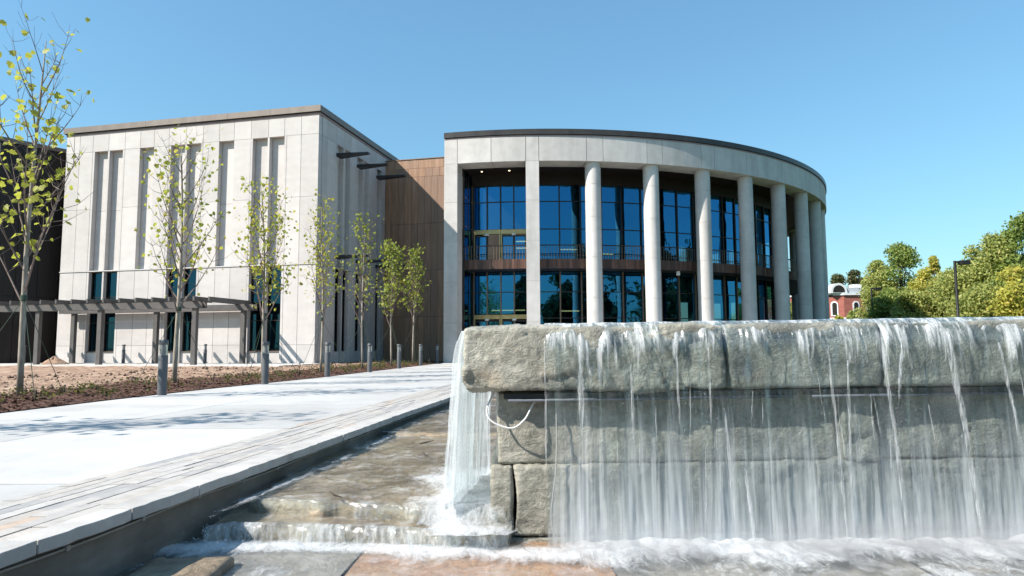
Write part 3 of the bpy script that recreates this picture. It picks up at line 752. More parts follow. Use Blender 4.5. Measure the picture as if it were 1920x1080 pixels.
MB().box(-3.45, -3.37, -3.1, -0.1, 2.795, 2.98).build('rafter', 'pergola_paint', pg)

# dirt pile by the dark wing
vs = []; fs = []; n1, n2 = 28, 10
for i in range(n2+1):
    r = 1.0*i/n2
    for j in range(n1):
        q = 2*math.pi*j/n1; h = 0.36*(1-r)**0.8*(1+0.2*math.sin(q*2+1))
        vs.append((0.62*r*math.cos(q)*(1+0.15*math.sin(3*q)), 0.55*r*math.sin(q), h+0.05*fbm(r*4*math.cos(q), r*4*math.sin(q), 5)*(1-r)))
for i in range(n2):
    for j in range(n1): fs.append((i*n1+j, i*n1+(j+1) % n1, (i+1)*n1+(j+1) % n1, (i+1)*n1+j))
o = MB().add(vs, fs).build('dirt_pile', 'soil', None, True); o.location = (-21.6, 31.2, 0.10)
tag(o, 'small heap of brown dirt near the left corner of the limestone wing', 'dirt pile')

# ------------------------------------------------------------------ bollards
def make_bollard():
    r = empty('bollard'); rad = 0.085
    MB().lathe([(rad, -0.05), (rad, 0.70), (rad-0.006, 0.715)], 24).build('post', 'bollard_paint', r, True)
    ln = MB().lathe([(rad-0.010, 0.716), (rad-0.010, 0.905)], 24).build('lens', 'lens', r, True)
    MB().lathe([(0.022, 0.716), (0.03, 0.76), (0.022, 0.905)], 12).build('lamp_core', 'white_trim', ln, True)
    for k in range(4):
        q = k*math.pi/2+0.4; MB().tube([(0.066*math.cos(q), 0.066*math.sin(q), 0.716), (0.066*math.cos(q), 0.066*math.sin(q), 0.905)], 0.005, 5).build('rod', 'bollard_paint', ln)
    MB().lathe([(rad-0.004, 0.906), (rad, 0.912), (rad, 0.99), (rad-0.012, 1.0)], 24).build('cap', 'bollard_paint', r, True)
    return r
b0 = make_bollard()
bpos = [(-6.78, 12.86, 1.06), (-6.14, 16.47, 1.04), (-5.62, 20.14, 1.03), (-5.06, 23.5, 1.0), (-4.63, 27.06, 0.98), (-4.28, 30.9, 0.98), (-3.86, 34.0, 0.96)]
blab = ['large grey bollard light nearest the camera on the edge of the walk', 'second grey bollard light along the walk, in front of the third sapling',
        'third grey bollard light along the walk, beside the fourth sapling', 'fourth bollard light along the walk, right of the fifth sapling',
        'fifth bollard light along the walk, between the sixth and seventh saplings', 'sixth bollard light along the walk, just right of the seventh sapling',
        'farthest bollard light of the walk, next to the rotunda pier']
for i, (p, l) in enumerate(zip(bpos, blab)):
    o = b0 if i == 0 else copy_tree(b0)
    o.location = (p[0], p[1], 0.01); o.scale = (1, 1, p[2]); tag(o, l, 'bollard', 'bollard lights along the walk')
wl_ = [(14.95, 1.6, 'bollard light in front of the dark wing, left of the dirt heap'), (9.95, 0.7, 'bollard light against the limestone wing, left of the near bollard'),
       (5.35, 0.7, 'bollard light against the limestone wing, right of the second sapling'), (2.05, 0.7, 'bollard light against the wing just right of the third sapling trunk')]
for t_, n_, l in wl_:
    o = copy_tree(b0); o.scale = (0.9, 0.9, 0.92)
    o.location = (WC[0]-t_*math.cos(A128)-n_*math.sin(A128), WC[1]+t_*math.sin(A128)-n_*math.cos(A128), 0.138)
    tag(o, l, 'bollard', 'bollard lights along the limestone wing')

# ------------------------------------------------------------------ saplings
LEAF2 = [(0, 0), (0.10, 0.10), (0.34, 0.10), (0.50, 0.28), (0.36, 0.42), (0.52, 0.62), (0.28, 0.66), (0.18, 0.86), (0, 1.0)]
def leaf_arrays(pts, dirs, sizes, rng):
    """lobed leaves folded along the midrib: two ngons of 9 points each"""
    n = len(pts)
    half = np.array([(x, y, 0.22*x) for x, y in LEAF2]); other = half*np.array([-1, 1, 1])
    V = []; 
    y_ax = dirs/np.linalg.norm(dirs, axis=1)[:, None]
    ref = rng.normal(size=(n, 3)); x_ax = np.cross(y_ax, ref); x_ax /= np.linalg.norm(x_ax, axis=1)[:, None]
    z_ax = np.cross(x_ax, y_ax)
    for hf in (half, other):
        W = pts[:, None, :]+sizes[:, None, None]*(hf[None, :, 0:1]*x_ax[:, None, :]+hf[None, :, 1:2]*y_ax[:, None, :]+hf[None, :, 2:3]*z_ax[:, None, :])
        V.append(W)
    V = np.concatenate(V, axis=1)          # n x 18 x 3, shared midrib doubled
    return V
def sapling(base, H, seed, label, mat='leaf_sapling', nleaf=420, leaf=0.13, spread=1.0, clear=0.27, indiv=False, lean=(0, 0), trunk_r=0.036, bush=1.0, rz=0.0, topthin=0.5):
    rg_ = random.Random(seed); rng = np.random.default_rng(seed)
    root = empty('sapling_tree', base, 0.0)
    tag(root, label, 'tree', 'young trees along the walk')
    tp = []; tr_ = []
    for i in range(9):
        f = i/8; tp.append(Vector((lean[0]*f*f+0.03*math.sin(f*5+seed), lean[1]*f+0.03*math.cos(f*4+seed*2), -0.05+f*H*0.97))); tr_.append(trunk_r*(1-f)**0.75+0.006)
    MB().tube(tp, tr_, 9).build('trunk', 'bark', root, True)
    br = MB(); tips = []
    def tr_at(z):
        f = min(1, max(0, z/(H*0.97))); i = min(7, int(f*8)); return tp[i].lerp(tp[i+1], f*8-i), tr_[i]
    nb_ = 20
    for k in range(nb_):
        f = clear+(0.88-clear)*(k/(nb_-1))**1.05
        p, r0 = tr_at(f*H); az = k*2.399+rg_.uniform(-.4, .4)+seed
        L = H*0.34*(1-0.55*(f-clear)/(1-clear))*rg_.uniform(0.75, 1.15)
        up = rg_.uniform(0.9, 1.5); out = rg_.uniform(0.55, 0.9)*spread
        d = Vector((math.cos(az)*out, math.sin(az)*out, up)).normalized()
        pts = [p.copy()]; q = p.copy()
        for s in range(6):
            d = (d+Vector((rg_.uniform(-.09, .09), rg_.uniform(-.09, .09), 0.10))).normalized(); q = q+d*L/6; pts.append(q.copy())
        rb_ = min(r0*0.55, 0.020)
        br.tube(pts, [rb_*(1-s/6.6) for s in range(7)], 5)
        for s in range(2, 7):
            tips.append((pts[s], d, f))
            if s < 6:
                for _ in range(2):
                    e = Vector((rg_.uniform(-1, 1), rg_.uniform(-1, 1), rg_.uniform(0.1, 1.1))).normalized()
                    l2 = L*rg_.uniform(0.16, 0.34); t2 = [pts[s], pts[s]+e*l2*0.5, pts[s]+(e+Vector((0, 0, .25))).normalized()*l2]
                    br.tube(t2, [rb_*0.36, rb_*0.25, 0.0025], 4)
                    tips += [(t2[1], e, f), (t2[2], e, f), (t2[2], e, f)]
    tips.append((tp[-1], Vector((0, 0, 1)), 1.0))
    crown = br.build('crown', 'twig', root)
    P = []; D = []; S = []
    wts = [1.0 if tf < 0.72 else topthin for _, _, tf in tips]
    for _ in range(nleaf):
        b_, d_, tf = rg_.choices(tips, wts)[0]
        j = Vector((rg_.gauss(0, 1), rg_.gauss(0, 1), rg_.gauss(0, 0.8)))*0.075*bush
        P.append(b_+j); D.append((j.normalized()*0.7+Vector((rg_.uniform(-1, 1), rg_.uniform(-1, 1), rg_.uniform(-1.2, 0.2)))*0.8)); S.append(leaf*rg_.uniform(0.55, 1.2))
    if not indiv:
        V = leaf_arrays(np.array([tuple(p) for p in P]), np.array([tuple(d) for d in D]), np.array(S), rng)
        me = nmesh('foliage', V.reshape(-1, 3), np.arange(len(P)*18), 9, mat)
        tag(link('foliage', me, root), kind='stuff')
    else:
        lm = []
        for _ in range(5):
            V = leaf_arrays(np.zeros((1, 3)), np.array([[0, 1.0, 0]]), np.array([1.0]), rng)
            lm.append(nmesh('leaf', V.reshape(-1, 3), np.arange(18), 9, mat))
        for p, d, s in zip(P, D, S):
            o = link('leaf', lm[rg_.randrange(5)], crown, loc=p); o.scale = (s, s, s)
            o.rotation_euler = d.to_track_quat('Y', 'Z').to_euler(); o.rotation_euler.rotate_axis('Y', rg_.uniform(0, 6.28))
    # guy straps with stakes
    for k in range(3):
        az = k*2.094+0.5+seed; g_ = Vector((0.95*math.cos(az), 0.95*math.sin(az), 0.02)); a_ = Vector((0.0, 0.0, 1.75))
        MB().tube([a_, g_], 0.006, 5).build('guy_strap', 'strap', root)
        MB().tube([g_+Vector((0, 0, -0.12)), g_+Vector((0.02*math.cos(az), 0.02*math.sin(az), 0.16))], 0.014, 6).build('stake', 'dark_bark', root)
    MB().lathe([(trunk_r*0.95, 1.70), (trunk_r+0.006, 1.705), (trunk_r+0.006, 1.80), (trunk_r*0.95, 1.805)], 12).build('tie', 'strap', root)
    return root
sapling((-8.62, 11.6, 0.05), 6.7, 3, 'tall sapling with large yellow-green leaves, first of the row, at the left edge', nleaf=295, leaf=0.128, indiv=True, clear=0.25, trunk_r=0.048, topthin=0.30, lean=(0.12, 0), bush=1.5, spread=1.2)
sapling((-7.80, 15.4, 0.06), 5.95, 11, 'second sapling from the left, thin twigs, right of the near bollard', nleaf=380, leaf=0.105, clear=0.28, trunk_r=0.05, lean=(-0.1, 0), bush=1.7, spread=1.3)
sapling((-6.97, 18.6, 0.06), 5.75, 23, 'leafy third sapling from the left, behind the second walk bollard', nleaf=600, leaf=0.105, clear=0.25, bush=2.0, lean=(-.25, 0), spread=1.0, trunk_r=0.042)
sapling((-6.30, 21.8, 0.08), 5.7, 31, 'fourth sapling from the left, in front of the lit corner of the wing', nleaf=520, leaf=0.10, clear=0.27, bush=1.9, lean=(-.05, 0), spread=0.85, trunk_r=0.038)
sapling((-5.67, 25.0, 0.09), 5.65, 47, 'fifth sapling, sparse and bare-twigged, before the shaded side of the wing', 'leaf_sapling_green', nleaf=260, leaf=0.12, clear=0.27, bush=1.2, spread=0.8, topthin=1.6)
sapling((-5.22, 28.5, 0.12), 5.3, 53, 'sixth sapling with denser green leaves, before the brown copper link', 'leaf_sapling_green', nleaf=620, leaf=0.13, clear=0.30, bush=1.7, spread=0.9, topthin=1.4)
sapling((-4.78, 32.0, 0.12), 5.55, 61, 'last and farthest sapling of the row, dense green, close to the rotunda', 'leaf_sapling_green', nleaf=560, leaf=0.13, clear=0.32, bush=1.5, spread=0.65, topthin=1.4)
# one more of the row, just out of frame to the left: its shadow lies across the walk
sapling((-9.6, 6.0, 0.05), 6.2, 71, 'sapling beside the walk whose shadow streaks the pale concrete', nleaf=420, leaf=0.13, clear=0.27, bush=1.4)

# ground cover in the mulch, chips and clods
rng = np.random.default_rng(5)
P = []; D = []; S = []
for _ in range(560):
    y = rng.uniform(8, 33.5); c_ = mnoise.noise(Vector((y*0.6, 2.2, 8))); d = abs(rng.normal(0.9+0.3*c_, 0.45))+0.12
    if mnoise.noise(Vector((y*0.9, d*1.5, 3))) < (-0.02 if y < 24 else -0.25): continue
    x = pe(y)-d
    for _k in range(9):
        px, py = x+rng.normal(0, 0.06), y+rng.normal(0, 0.06)
        P.append((px, py, soil_z(max(0, pe(py)-px), px, py)+abs(rng.normal(0.05, 0.05)))); D.append((rng.normal(), rng.normal(), rng.uniform(0.1, 1.2))); S.append(rng.uniform(0.022, 0.055))
V = leaf_arrays(np.array(P), np.array(D), np.array(S), rng)
tag(link('ground_cover', nmesh('ground_cover', V.reshape(-1, 3), np.arange(len(P)*18), 9, 'leaf_shrub')), 'low leafy ground cover plants scattered in the brown mulch', 'ground cover', kind='stuff')
vs = []; fa = []
for _ in range(9000):
    y = 7+26*rng.random()**1.5; d = rng.uniform(0.02, 2.2); x = pe(y)-d; z = soil_z(d, x, y)+0.008
    a = rng.uniform(0, 3.14); l, w_ = rng.uniform(0.02, 0.055), rng.uniform(0.006, 0.016); tz = rng.uniform(-0.4, 0.4)
    ca, sa = math.cos(a), math.sin(a)
    o = len(vs); vs += [(x-ca*l-sa*w_, y-sa*l+ca*w_, z-tz*l), (x+ca*l-sa*w_, y+sa*l+ca*w_, z+tz*l), (x+ca*l+sa*w_, y+sa*l-ca*w_, z+tz*l+0.006), (x-ca*l+sa*w_, y-sa*l-ca*w_, z-tz*l+0.006)]
    fa += [o, o+1, o+2, o+3]
tag(link('mulch_chips', nmesh('mulch_chips', vs, fa, 4, 'mulch')), 'dark brown bark mulch chips along the edge of the walk', 'mulch', kind='stuff')

vs = []; fa = []
for _ in range(5200):
    y = 8+22*rng.random()**1.3; d = rng.uniform(1.7, 9.0); x = pe(y)-d
    if mnoise.noise(Vector((x*0.7, y*0.7, 6))) < rng.uniform(-0.45, 0.35): continue
    z = soil_z(d, x, y); r = min(0.085, 0.012+rng.exponential(0.016)); o = len(vs)
    J = rng.uniform(0.6, 1.3, 6)*r
    vs += [(x-J[0], y, z), (x+J[1], y, z+r*0.2), (x, y-J[2], z+r*0.1), (x, y+J[3], z), (x+r*0.2, y, z+J[4]*0.9), (x, y, z-r)]
    fa += [o, o+2, o+4, o+2, o+1, o+4, o+1, o+3, o+4, o+3, o, o+4, o+2, o, o+5, o+1, o+2, o+5, o+3, o+1, o+5, o, o+3, o+5]
tag(link('soil_clods', nmesh('soil_clods', vs, fa, 3, 'debris')), 'brown clods and crumbs lying on the bare soil', 'soil', kind='stuff')

# ------------------------------------------------------------------ fountain
def rough_block(x0, x1, y0, y1, z0, z1, seed, amp=0.018, r=0.04, step=0.035, strata=0.5):
    nx, ny, nz = max(2, int((x1-x0)/step)), max(2, int((y1-y0)/(step*2.2))), max(2, int((z1-z0)/step))
    idx = {}; vs = []; fs = []
    hx, hy, hz = (x1-x0)/2, (y1-y0)/2, (z1-z0)/2; cx, cy, cz = (x0+x1)/2, (y0+y1)/2, (z0+z1)/2
    r = min(r, hx*.9, hy*.9, hz*.9)
    def V(i, j, k):
        key = (i, j, k)
        if key in idx: return idx[key]
        p = Vector((-hx+2*hx*i/nx, -hy+2*hy*j/ny, -hz+2*hz*k/nz))
        c = Vector((max(-hx+r, min(hx-r, p.x)), max(-hy+r, min(hy-r, p.y)), max(-hz+r, min(hz-r, p.z))))
        d = p-c
        n = d.normalized() if d.length > 1e-9 else Vector((0, 0, 0))
        p = c+n*r
        q = p+Vector((cx+seed*3.7, cy, cz))
        h = 0.9*mnoise.fractal(q*1.9, 0.9, 2.0, 3)
        qq = (q+0.10*mnoise.noise_vector(q*2.2))*2.6; qq.z *= 1.5; cpt = mnoise.voronoi(qq)[1][0]
        h += 1.5*(qq-cpt).dot(mnoise.noise_vector(cpt*7.31))
        h += 0.22*mnoise.fractal(q*26, 0.6, 2.0, 3)
        p = p+n*amp*h
        idx[key] = len(vs); vs.append((cx+p.x, cy+p.y, cz+p.z)); return idx[key]
    for i in range(nx):
        for j in range(ny):
            fs.append((V(i, j, 0), V(i, j+1, 0), V(i+1, j+1, 0), V(i+1, j, 0))); fs.append((V(i, j, nz), V(i+1, j, nz), V(i+1, j+1, nz), V(i, j+1, nz)))
        for k in range(nz):
            fs.append((V(i, 0, k), V(i+1, 0, k), V(i+1, 0, k+1), V(i, 0, k+1))); fs.append((V(i, ny, k), V(i, ny, k+1), V(i+1, ny, k+1), V(i+1, ny, k)))
    for j in range(ny):
        for k in range(nz):
            fs.append((V(0, j, k), V(0, j, k+1), V(0, j+1, k+1), V(0, j+1, k))); fs.append((V(nx, j, k), V(nx, j+1, k), V(nx, j+1, k+1), V(nx, j, k+1)))
    return vs, fs
FT = math.radians(0.55)
fo = empty('stone_fountain', (0, 4.5, -0.45)); fo.rotation_euler = (0, -FT, 0)
tag(fo, 'massive rough grey stone water wall with overhanging capstones in the foreground', 'fountain')
def frel(vs): return [(x, y-4.5, z+0.45) for x, y, z in vs]
def fblock(name, *a, skew=0.0, **k):
    vs, fs = rough_block(*a, **k)
    if skew:
        xa, xb = a[0], a[1]
        vs = [(x+skew*max(0, (y-a[2]))*(xb-x)/(xb-xa), y, z) for x, y, z in vs]
    return MB().add(frel(vs), fs).build(name, 'rock_wet' if a[0] > 0.4 else 'rock', fo, True)
fblock('capstone', -0.325, 1.452, 4.45, 5.75, 0.612, 1.055, seed=1, amp=0.030, r=0.036, step=0.018, skew=0.19)
fblock('capstone', 1.462, 2.50, 4.46, 5.75, 0.610, 1.052, seed=2, amp=0.016, r=0.026, step=0.024)
fblock('capstone', 2.51, 3.92, 4.45, 5.75, 0.612, 1.055, seed=3, amp=0.016, r=0.026, step=0.024)
fblock('capstone', 3.93, 5.60, 4.46, 5.75, 0.610, 1.052, seed=4, amp=0.018, r=0.026, step=0.05)
for x0, x1, y0, sd_, am in ((-0.10, 1.395, 4.585, 5, 0.020), (1.40, 2.24, 4.59, 6, 0.015), (2.245, 2.49, 4.535, 7, 0.03), (2.50, 3.9, 4.585, 8, 0.018), (3.905, 5.5, 4.585, 9, 0.018)):
    fblock('wall_stone', x0, x1, y0, 5.6, 0.118, 0.606, seed=sd_, amp=am, r=0.016, step=0.022)
for x0, x1, y0, sd_, am in ((-0.145, 0.004, 4.56, 15, 0.03), (0.008, 0.46, 4.545, 16, 0.028), (0.465, 1.30, 4.575, 17, 0.016), (1.305, 2.06, 4.57, 18, 0.018), (2.065, 2.49, 4.53, 19, 0.035), (2.50, 3.6, 4.57, 20, 0.018), (3.605, 5.5, 4.57, 21, 0.018)):
    fblock('wall_stone', x0, x1, y0, 5.6, -0.352, 0.114, seed=sd_, amp=am, r=0.016, step=0.022)
for x0, x1, sd_ in ((-0.09, 1.2, 31), (1.205, 2.7, 32), (2.705, 5.5, 33)):
    fblock('plinth_stone', x0, x1, 4.50, 5.6, -0.55, -0.356, seed=sd_, amp=0.012, r=0.02, step=0.04)
# light fixture under the overhang and its cables
for x0, x1 in ((-0.05, 1.93), (2.0, 3.9)):
    fx_ = MB().box(x0, x1, 0.0, 0.06, 1.015, 1.050).build('light_fixture', 'lamp_black', fo)
    MB().tube([(x0+0.03, -0.004, 1.006), (x1-0.03, -0.004, 1.006)], 0.010, 8).build('light_tube', 'fixture_tube', fx_, True)
def bez(pts, n=24):
    out = []
    P_ = [Vector(p) for p in pts]; P_ = [P_[0]]+P_+[P_[-1]]
    for i in range(1, len(P_)-2):
        for k in range(n):
            t_ = k/n; a, b, c_, d = P_[i-1:i+3]
            out.append(0.5*((2*b)+(-a+c_)*t_+(2*a-5*b+4*c_-d)*t_*t_+(-a+3*b-3*c_+d)*t_*t_*t_))
    out.append(P_[-1]); return out
c1 = frel([(-0.115, 4.60, 0.612), (-0.165, 4.52, 0.50), (-0.13, 4.49, 0.42), (0.0, 4.48, 0.375), (0.09, 4.50, 0.43), (0.15, 4.54, 0.53), (0.20, 4.57, 0.565)])
MB().tube(bez(c1), 0.0065, 6).build('cable', 'cable_white', fo, True)
c2 = frel([(0.30, 4.545, 0.59), (0.305, 4.53, 0.40), (0.295, 4.50, 0.12), (0.265, 4.49, -0.10), (0.255, 4.485, -0.22), (0.275, 4.475, -0.36), (0.295, 4.45, -0.44)])
MB().tube(bez(c2), 0.0048, 6).build('cable', 'conduit', fo, True)

# stream bed of big flags
sb = MB().add([(-2.6, 1.0, -0.60), (14, 1.0, -0.60), (14, 23.5, -0.60), (-2.6, 23.5, -0.60)], [(0, 1, 2, 3)]).build('stream_bed', 'flag_grey')
tag(sb, kind='structure')
def resample(pts, n):
    d = [0]
    for a, b in zip(pts, pts[1:]): d.append(d[-1]+math.hypot(b[0]-a[0], b[1]-a[1]))
    out = []
    for i in range(n+1):
        s = d[-1]*i/n
        for k in range(len(pts)-1):
            if s <= d[k+1]+1e-9:
                f = (s-d[k])/max(1e-9, d[k+1]-d[k]); out.append((pts[k][0]+(pts[k+1][0]-pts[k][0])*f, pts[k][1]+(pts[k+1][1]-pts[k][1])*f)); break
    return out
def flag(front, back, zt, th, mat, seed, amp=0.012, nc=60, nr=30, slope=0.0):
    F = resample(front, nc); B = resample(back, nc)
    vs = []; fs = []
    rows_ = [-3, -2, -1]+list(range(nr+1))
    for rI in rows_:
        for i in range(nc+1):
            u = max(0, rI)/nr; x = F[i][0]+(B[i][0]-F[i][0])*u; y = F[i][1]+(B[i][1]-F[i][1])*u
            e = mnoise.fractal(Vector((x*2.2+seed, y*2.2, zt)), 0.9, 2.0, 5)
            if rI >= 0: z = zt+amp*e*min(1.0, 0.5+rI)+slope*u - (0.012 if rI == 0 else 0)
            else:
                z = zt-0.012-th*(-rI)/3.0; o_ = 0.02*mnoise.fractal(Vector((x*6, seed, rI*0.8)), 0.8, 2, 3); y -= 0.012+o_
            vs.append((x, y, z))
    n = nc+1
    for a in range(len(rows_)-1):
        for i in range(nc): fs.append((a*n+i, a*n+i+1, (a+1)*n+i+1, (a+1)*n+i))
    o = MB().add(vs, fs).build('flagstone', mat, sb, True)
    return o
S1F = [(-1.95, 4.98), (-1.86, 4.90), (-1.70, 4.885), (-1.36, 4.78), (-1.24, 4.80), (-1.10, 4.73), (-0.84, 4.66), (-0.64, 4.54), (-0.4, 4.58), (-0.1, 4.56)]
S1B = [(-1.82, 8.2), (0.6, 8.0)]
S2F = [(-2.02, 4.46), (-1.9, 4.56), (-1.3, 4.50), (-0.64, 4.40), (-0.34, 4.31), (-0.12, 4.32), (-0.04, 4.42), (-0.01, 4.55)]
S2B = [(-2.1, 5.3), (0.06, 5.2)]
flag(S1F, S1B, -0.185, 0.12, 'flag_brown', 1.0, 0.014, 90, 70)
flag([(-1.55, 8.25), (-0.9, 8.1), (0.6, 8.15)], [(-1.2, 12.9), (0.6, 12.8)], -0.145, 0.08, 'flag_brown', 2.0, 0.02)
flag([(0.45, 5.9), (3, 5.9), (13.9, 5.9)], [(0.45, 12.9), (3, 12.9), (13.9, 12.9)], -0.20, 0.08, 'flag_grey', 2.5, 0.02, 30, 20)
flag([(-1.1, 12.95), (4, 12.95), (13.9, 12.95)], [(0.6, 23.5), (5, 23.5), (13.9, 23.5)], -0.12, 0.08, 'flag_brown', 3.0, 0.02, 40, 30)
flag(S2F, S2B, -0.275, 0.15, 'flag_brown', 4.0, 0.010, 80, 24)
flag([(-1.95, 3.2), (-1.0, 3.3)], [(-2.2, 4.9), (-0.95, 4.75)], -0.372, 0.1, 'flag_grey', 5.0, 0.012)
flag([(-0.985, 3.25), (0.0, 3.2), (0.6, 3.3)], [(-0.93, 4.75), (0.0, 4.6), (0.55, 4.55)], -0.374, 0.1, 'flag_orange', 6.0, 0.012)
flag([(0.62, 3.2), (2.4, 3.2)], [(0.57, 4.6), (2.4, 4.6)], -0.395, 0.1, 'flag_grey', 7.0, 0.012)
flag([(2.42, 3.2), (5.6, 3.2)], [(2.42, 4.6), (5.6, 4.6)], -0.40, 0.1, 'flag_grey', 8.0, 0.012, 60, 20)
flag([(-2.0, 1.2), (5.6, 1.2)], [(-2.0, 3.19), (5.6, 3.19)], -0.40, 0.1, 'flag_grey', 8.5, 0.012, 50, 20)
vs, fs = rough_block(-2.12, -1.655, 3.45, 4.04, -0.50, -0.318, 41, 0.014, 0.015, 0.03)
MB().add(vs, fs).build('flagstone', 'flag_brown', sb, True)

# ------------------------------------------------------------------ water
def loft(front, back, zf, nc, nr, ripple, name, mat, parent=None, sub=0.0):
    F = resample(front, nc); B = resample(back, nc); vs = []; fa = []
    for r_ in range(nr+1):
        for i in range(nc+1):
            u = r_/nr; x = F[i][0]+(B[i][0]-F[i][0])*u; y = F[i][1]+(B[i][1]-F[i][1])*u
            e = mnoise.fractal(Vector((x*9, y*3.5, 0.3)), 0.8, 2.0, 4)+0.5*mnoise.noise(Vector((x*22, y*14, 4)))
            vs.append((x, y, zf+ripple*e))
    n = nc+1
    for a in range(nr):
        for i in range(nc): fa += [a*n+i, a*n+i+1, (a+1)*n+i+1, (a+1)*n+i]
    return link(name, nmesh(name, vs, fa, 4, mat, True), parent)
wat = loft([(x, y-0.01) for x, y in S1F], S1B, -0.160, 150, 150, 0.009, 'water', 'stream_water'); tag(wat, kind='structure')
loft([(-1.95, 8.2), (-0.9, 8.05), (0.6, 8.1)], [(-1.15, 12.9), (0.6, 12.8)], -0.122, 60, 60, 0.010, 'stream_reach', 'stream_water', wat)
loft([(-1.15, 12.85), (4, 12.9), (13.9, 12.9)], [(0.6, 23.5), (5, 23.5), (13.9, 23.5)], -0.10, 60, 40, 0.010, 'stream_reach', 'stream_water', wat)
loft(S2F, [(-2.05, 5.2), (0.05, 5.0)], -0.256, 100, 24, 0.008, 'stream_reach', 'stream_water', wat)
loft([(-2.6, 1.2), (5.6, 1.2)], [(-2.3, 4.62), (5.6, 4.62)], -0.358, 200, 120, 0.006, 'basin_reach', 'stream_water', wat)
loft([(-2.4, 4.5), (-1.85, 4.5)], [(-1.9, 8.2), (-1.55, 8.2)], -0.31, 20, 60, 0.012, 'side_channel', 'stream_water', wat)
def lip(line, zt, zb, bulge, name, seed, mat):
    L_ = resample(line, 160); vs = []; fa = []; nr = 14
    for r_ in range(nr+1):
        u = r_/nr
        for i, (x, y) in enumerate(L_):
            k_ = 0.5+0.5*mnoise.noise(Vector((x*5, seed, 0)))
            e = 0.010*mnoise.fractal(Vector((x*28, u*1.6, seed)), 0.8, 2, 3)
            vs.append((x, y+0.02-(0.035+bulge*k_)*math.sqrt(u)-e, zt-(zt-zb)*u**1.5+0.003))
    n = len(L_)
    for a in range(nr):
        for i in range(n-1): fa += [a*n+i, (a+1)*n+i, (a+1)*n+i+1, a*n+i+1]
    return link(name, nmesh(name, vs, fa, 4, mat, True), wat)
lip(S1F, -0.163, -0.262, 0.02, 'step_fall', 1.5, 'water_lip_thin')
lip(S2F, -0.254, -0.365, 0.09, 'step_fall', 7.5, 'water_lip')

# the curtain over the fountain
def tiltz(x, z): return z + math.tan(FT)*x
prof = []
for k in range(7): prof.append((5.3-0.75*k/6, 1.075, 0))
for k in range(1, 9):
    a = math.pi/2*k/8; prof.append((4.55-0.135*math.sin(a), 0.86+0.215*math.cos(a), 1))
for k in range(1, 15): prof.append((4.415-0.006*k/14, 0.86-0.25*k/14, 1))
nfilm = len(prof)
for k in range(1, 27):
    u = k/26; prof.append((4.409-0.035*u, 0.61-1.04*u, 2))
X0, X1 = 0.225, 5.5
NX = 520
vs = []; fa = []; mi = []
for si, (y, z, kd) in enumerate(prof):
    for i in range(NX+1):
        x = X0+(X1-X0)*i/NX
        s = si*0.035
        g_ = min(1.0, max(0.0, (si-5)/4))
        e = 0.020*mnoise.fractal(Vector((x*13, s*1.0, 2.0)), 0.85, 2.0, 4) + 0.004*mnoise.noise(Vector((x*75, s*4, 8)))
        e += 0.018*mnoise.noise(Vector((x*4.5+s*0.5, s*0.5, 5)))
        if kd == 2: e = e*(1.0-0.25*(si-nfilm)/26)
        if kd == 0: vs.append((x, y, tiltz(x, z+0.004*mnoise.noise(Vector((x*8, y*8, 1))))))
        else: vs.append((x+0.012*g_*mnoise.noise(Vector((x*6, s*2, 3))), y-e*g_-0.004, tiltz(x, z)))
n = NX+1
for a in range(len(prof)-1):
    for i in range(NX): fa += [a*n+i, (a+1)*n+i, (a+1)*n+i+1, a*n+i+1]; mi.append(0 if a < nfilm-1 else 1)
me = nmesh('waterfall', vs, fa, 4, 'water_film', True); me.materials.append(M['water_curtain']); me.polygons.foreach_set('material_index', np.array(mi, np.int32))
wf = tag(link('waterfall', me), 'streaked sheet of water pouring over the front of the stone fountain', 'waterfall', kind='stuff')
# jets and strands
rj = random.Random(33); jm = MB()
def jet(px, z0, z1, wpx, slant=0.0, y0=4.375):
    x0 = (px-960)/1235*4.42; pts = []; rad = []; w_ = wpx/1235*4.4/2; n_ = 16
    for i in range(n_+1):
        u = i/n_; z = z0+(z1-z0)*u; dz = max(0, 1.0-z)
        pts.append((x0+slant*u+0.006*mnoise.noise(Vector((px, u*3, 0))), y0-0.035*math.sqrt(dz)-0.01, tiltz(x0, z)))
        rad.append(w_*1.0*(0.35+0.75*math.sin(min(1, u*1.6+0.15)*math.pi/2))*(1.0 if u < 0.7 else 1-0.8*(u-0.7)/0.3)*(1+0.35*mnoise.noise(Vector((px*3, u*9, 1)))))
    jm.tube(pts, rad, 7)
for a in ((1085, 0.92, 0.34, 10), (1020, 0.98, 0.0, 3), (1178, 0.8, 0.3, 4), (1262, 0.85, 0.40, 4), (1320, 0.9, 0.40, 4), (1540, 0.9, -0.40, 6, 0.06), (1575, 0.8, -0.1, 5, -0.03),
          (1640, 0.98, -0.42, 7, 0.09), (1676, 0.9, 0.5, 5, -0.05), (1765, 1.0, -0.42, 8, 0.12), (1757, 0.95, .3, 5, .08), (1855, 0.9, .3, 5, .08), (1345, 0.5, -0.3, 5, 0.05), (1378, 0.12, -0.40, 6, 0.05)):
    jet(*a)
for _ in range(22):
    px = rj.uniform(1035, 1990); z0 = rj.uniform(0.1, 0.75); jet(px, z0, max(-0.42, z0-rj.uniform(0.15, 0.5)), rj.uniform(0.8, 2.2), rj.uniform(-.02, .04), 4.36)
o = jm.build('jet', 'water_jet', wf, True); tag(o, kind='stuff')
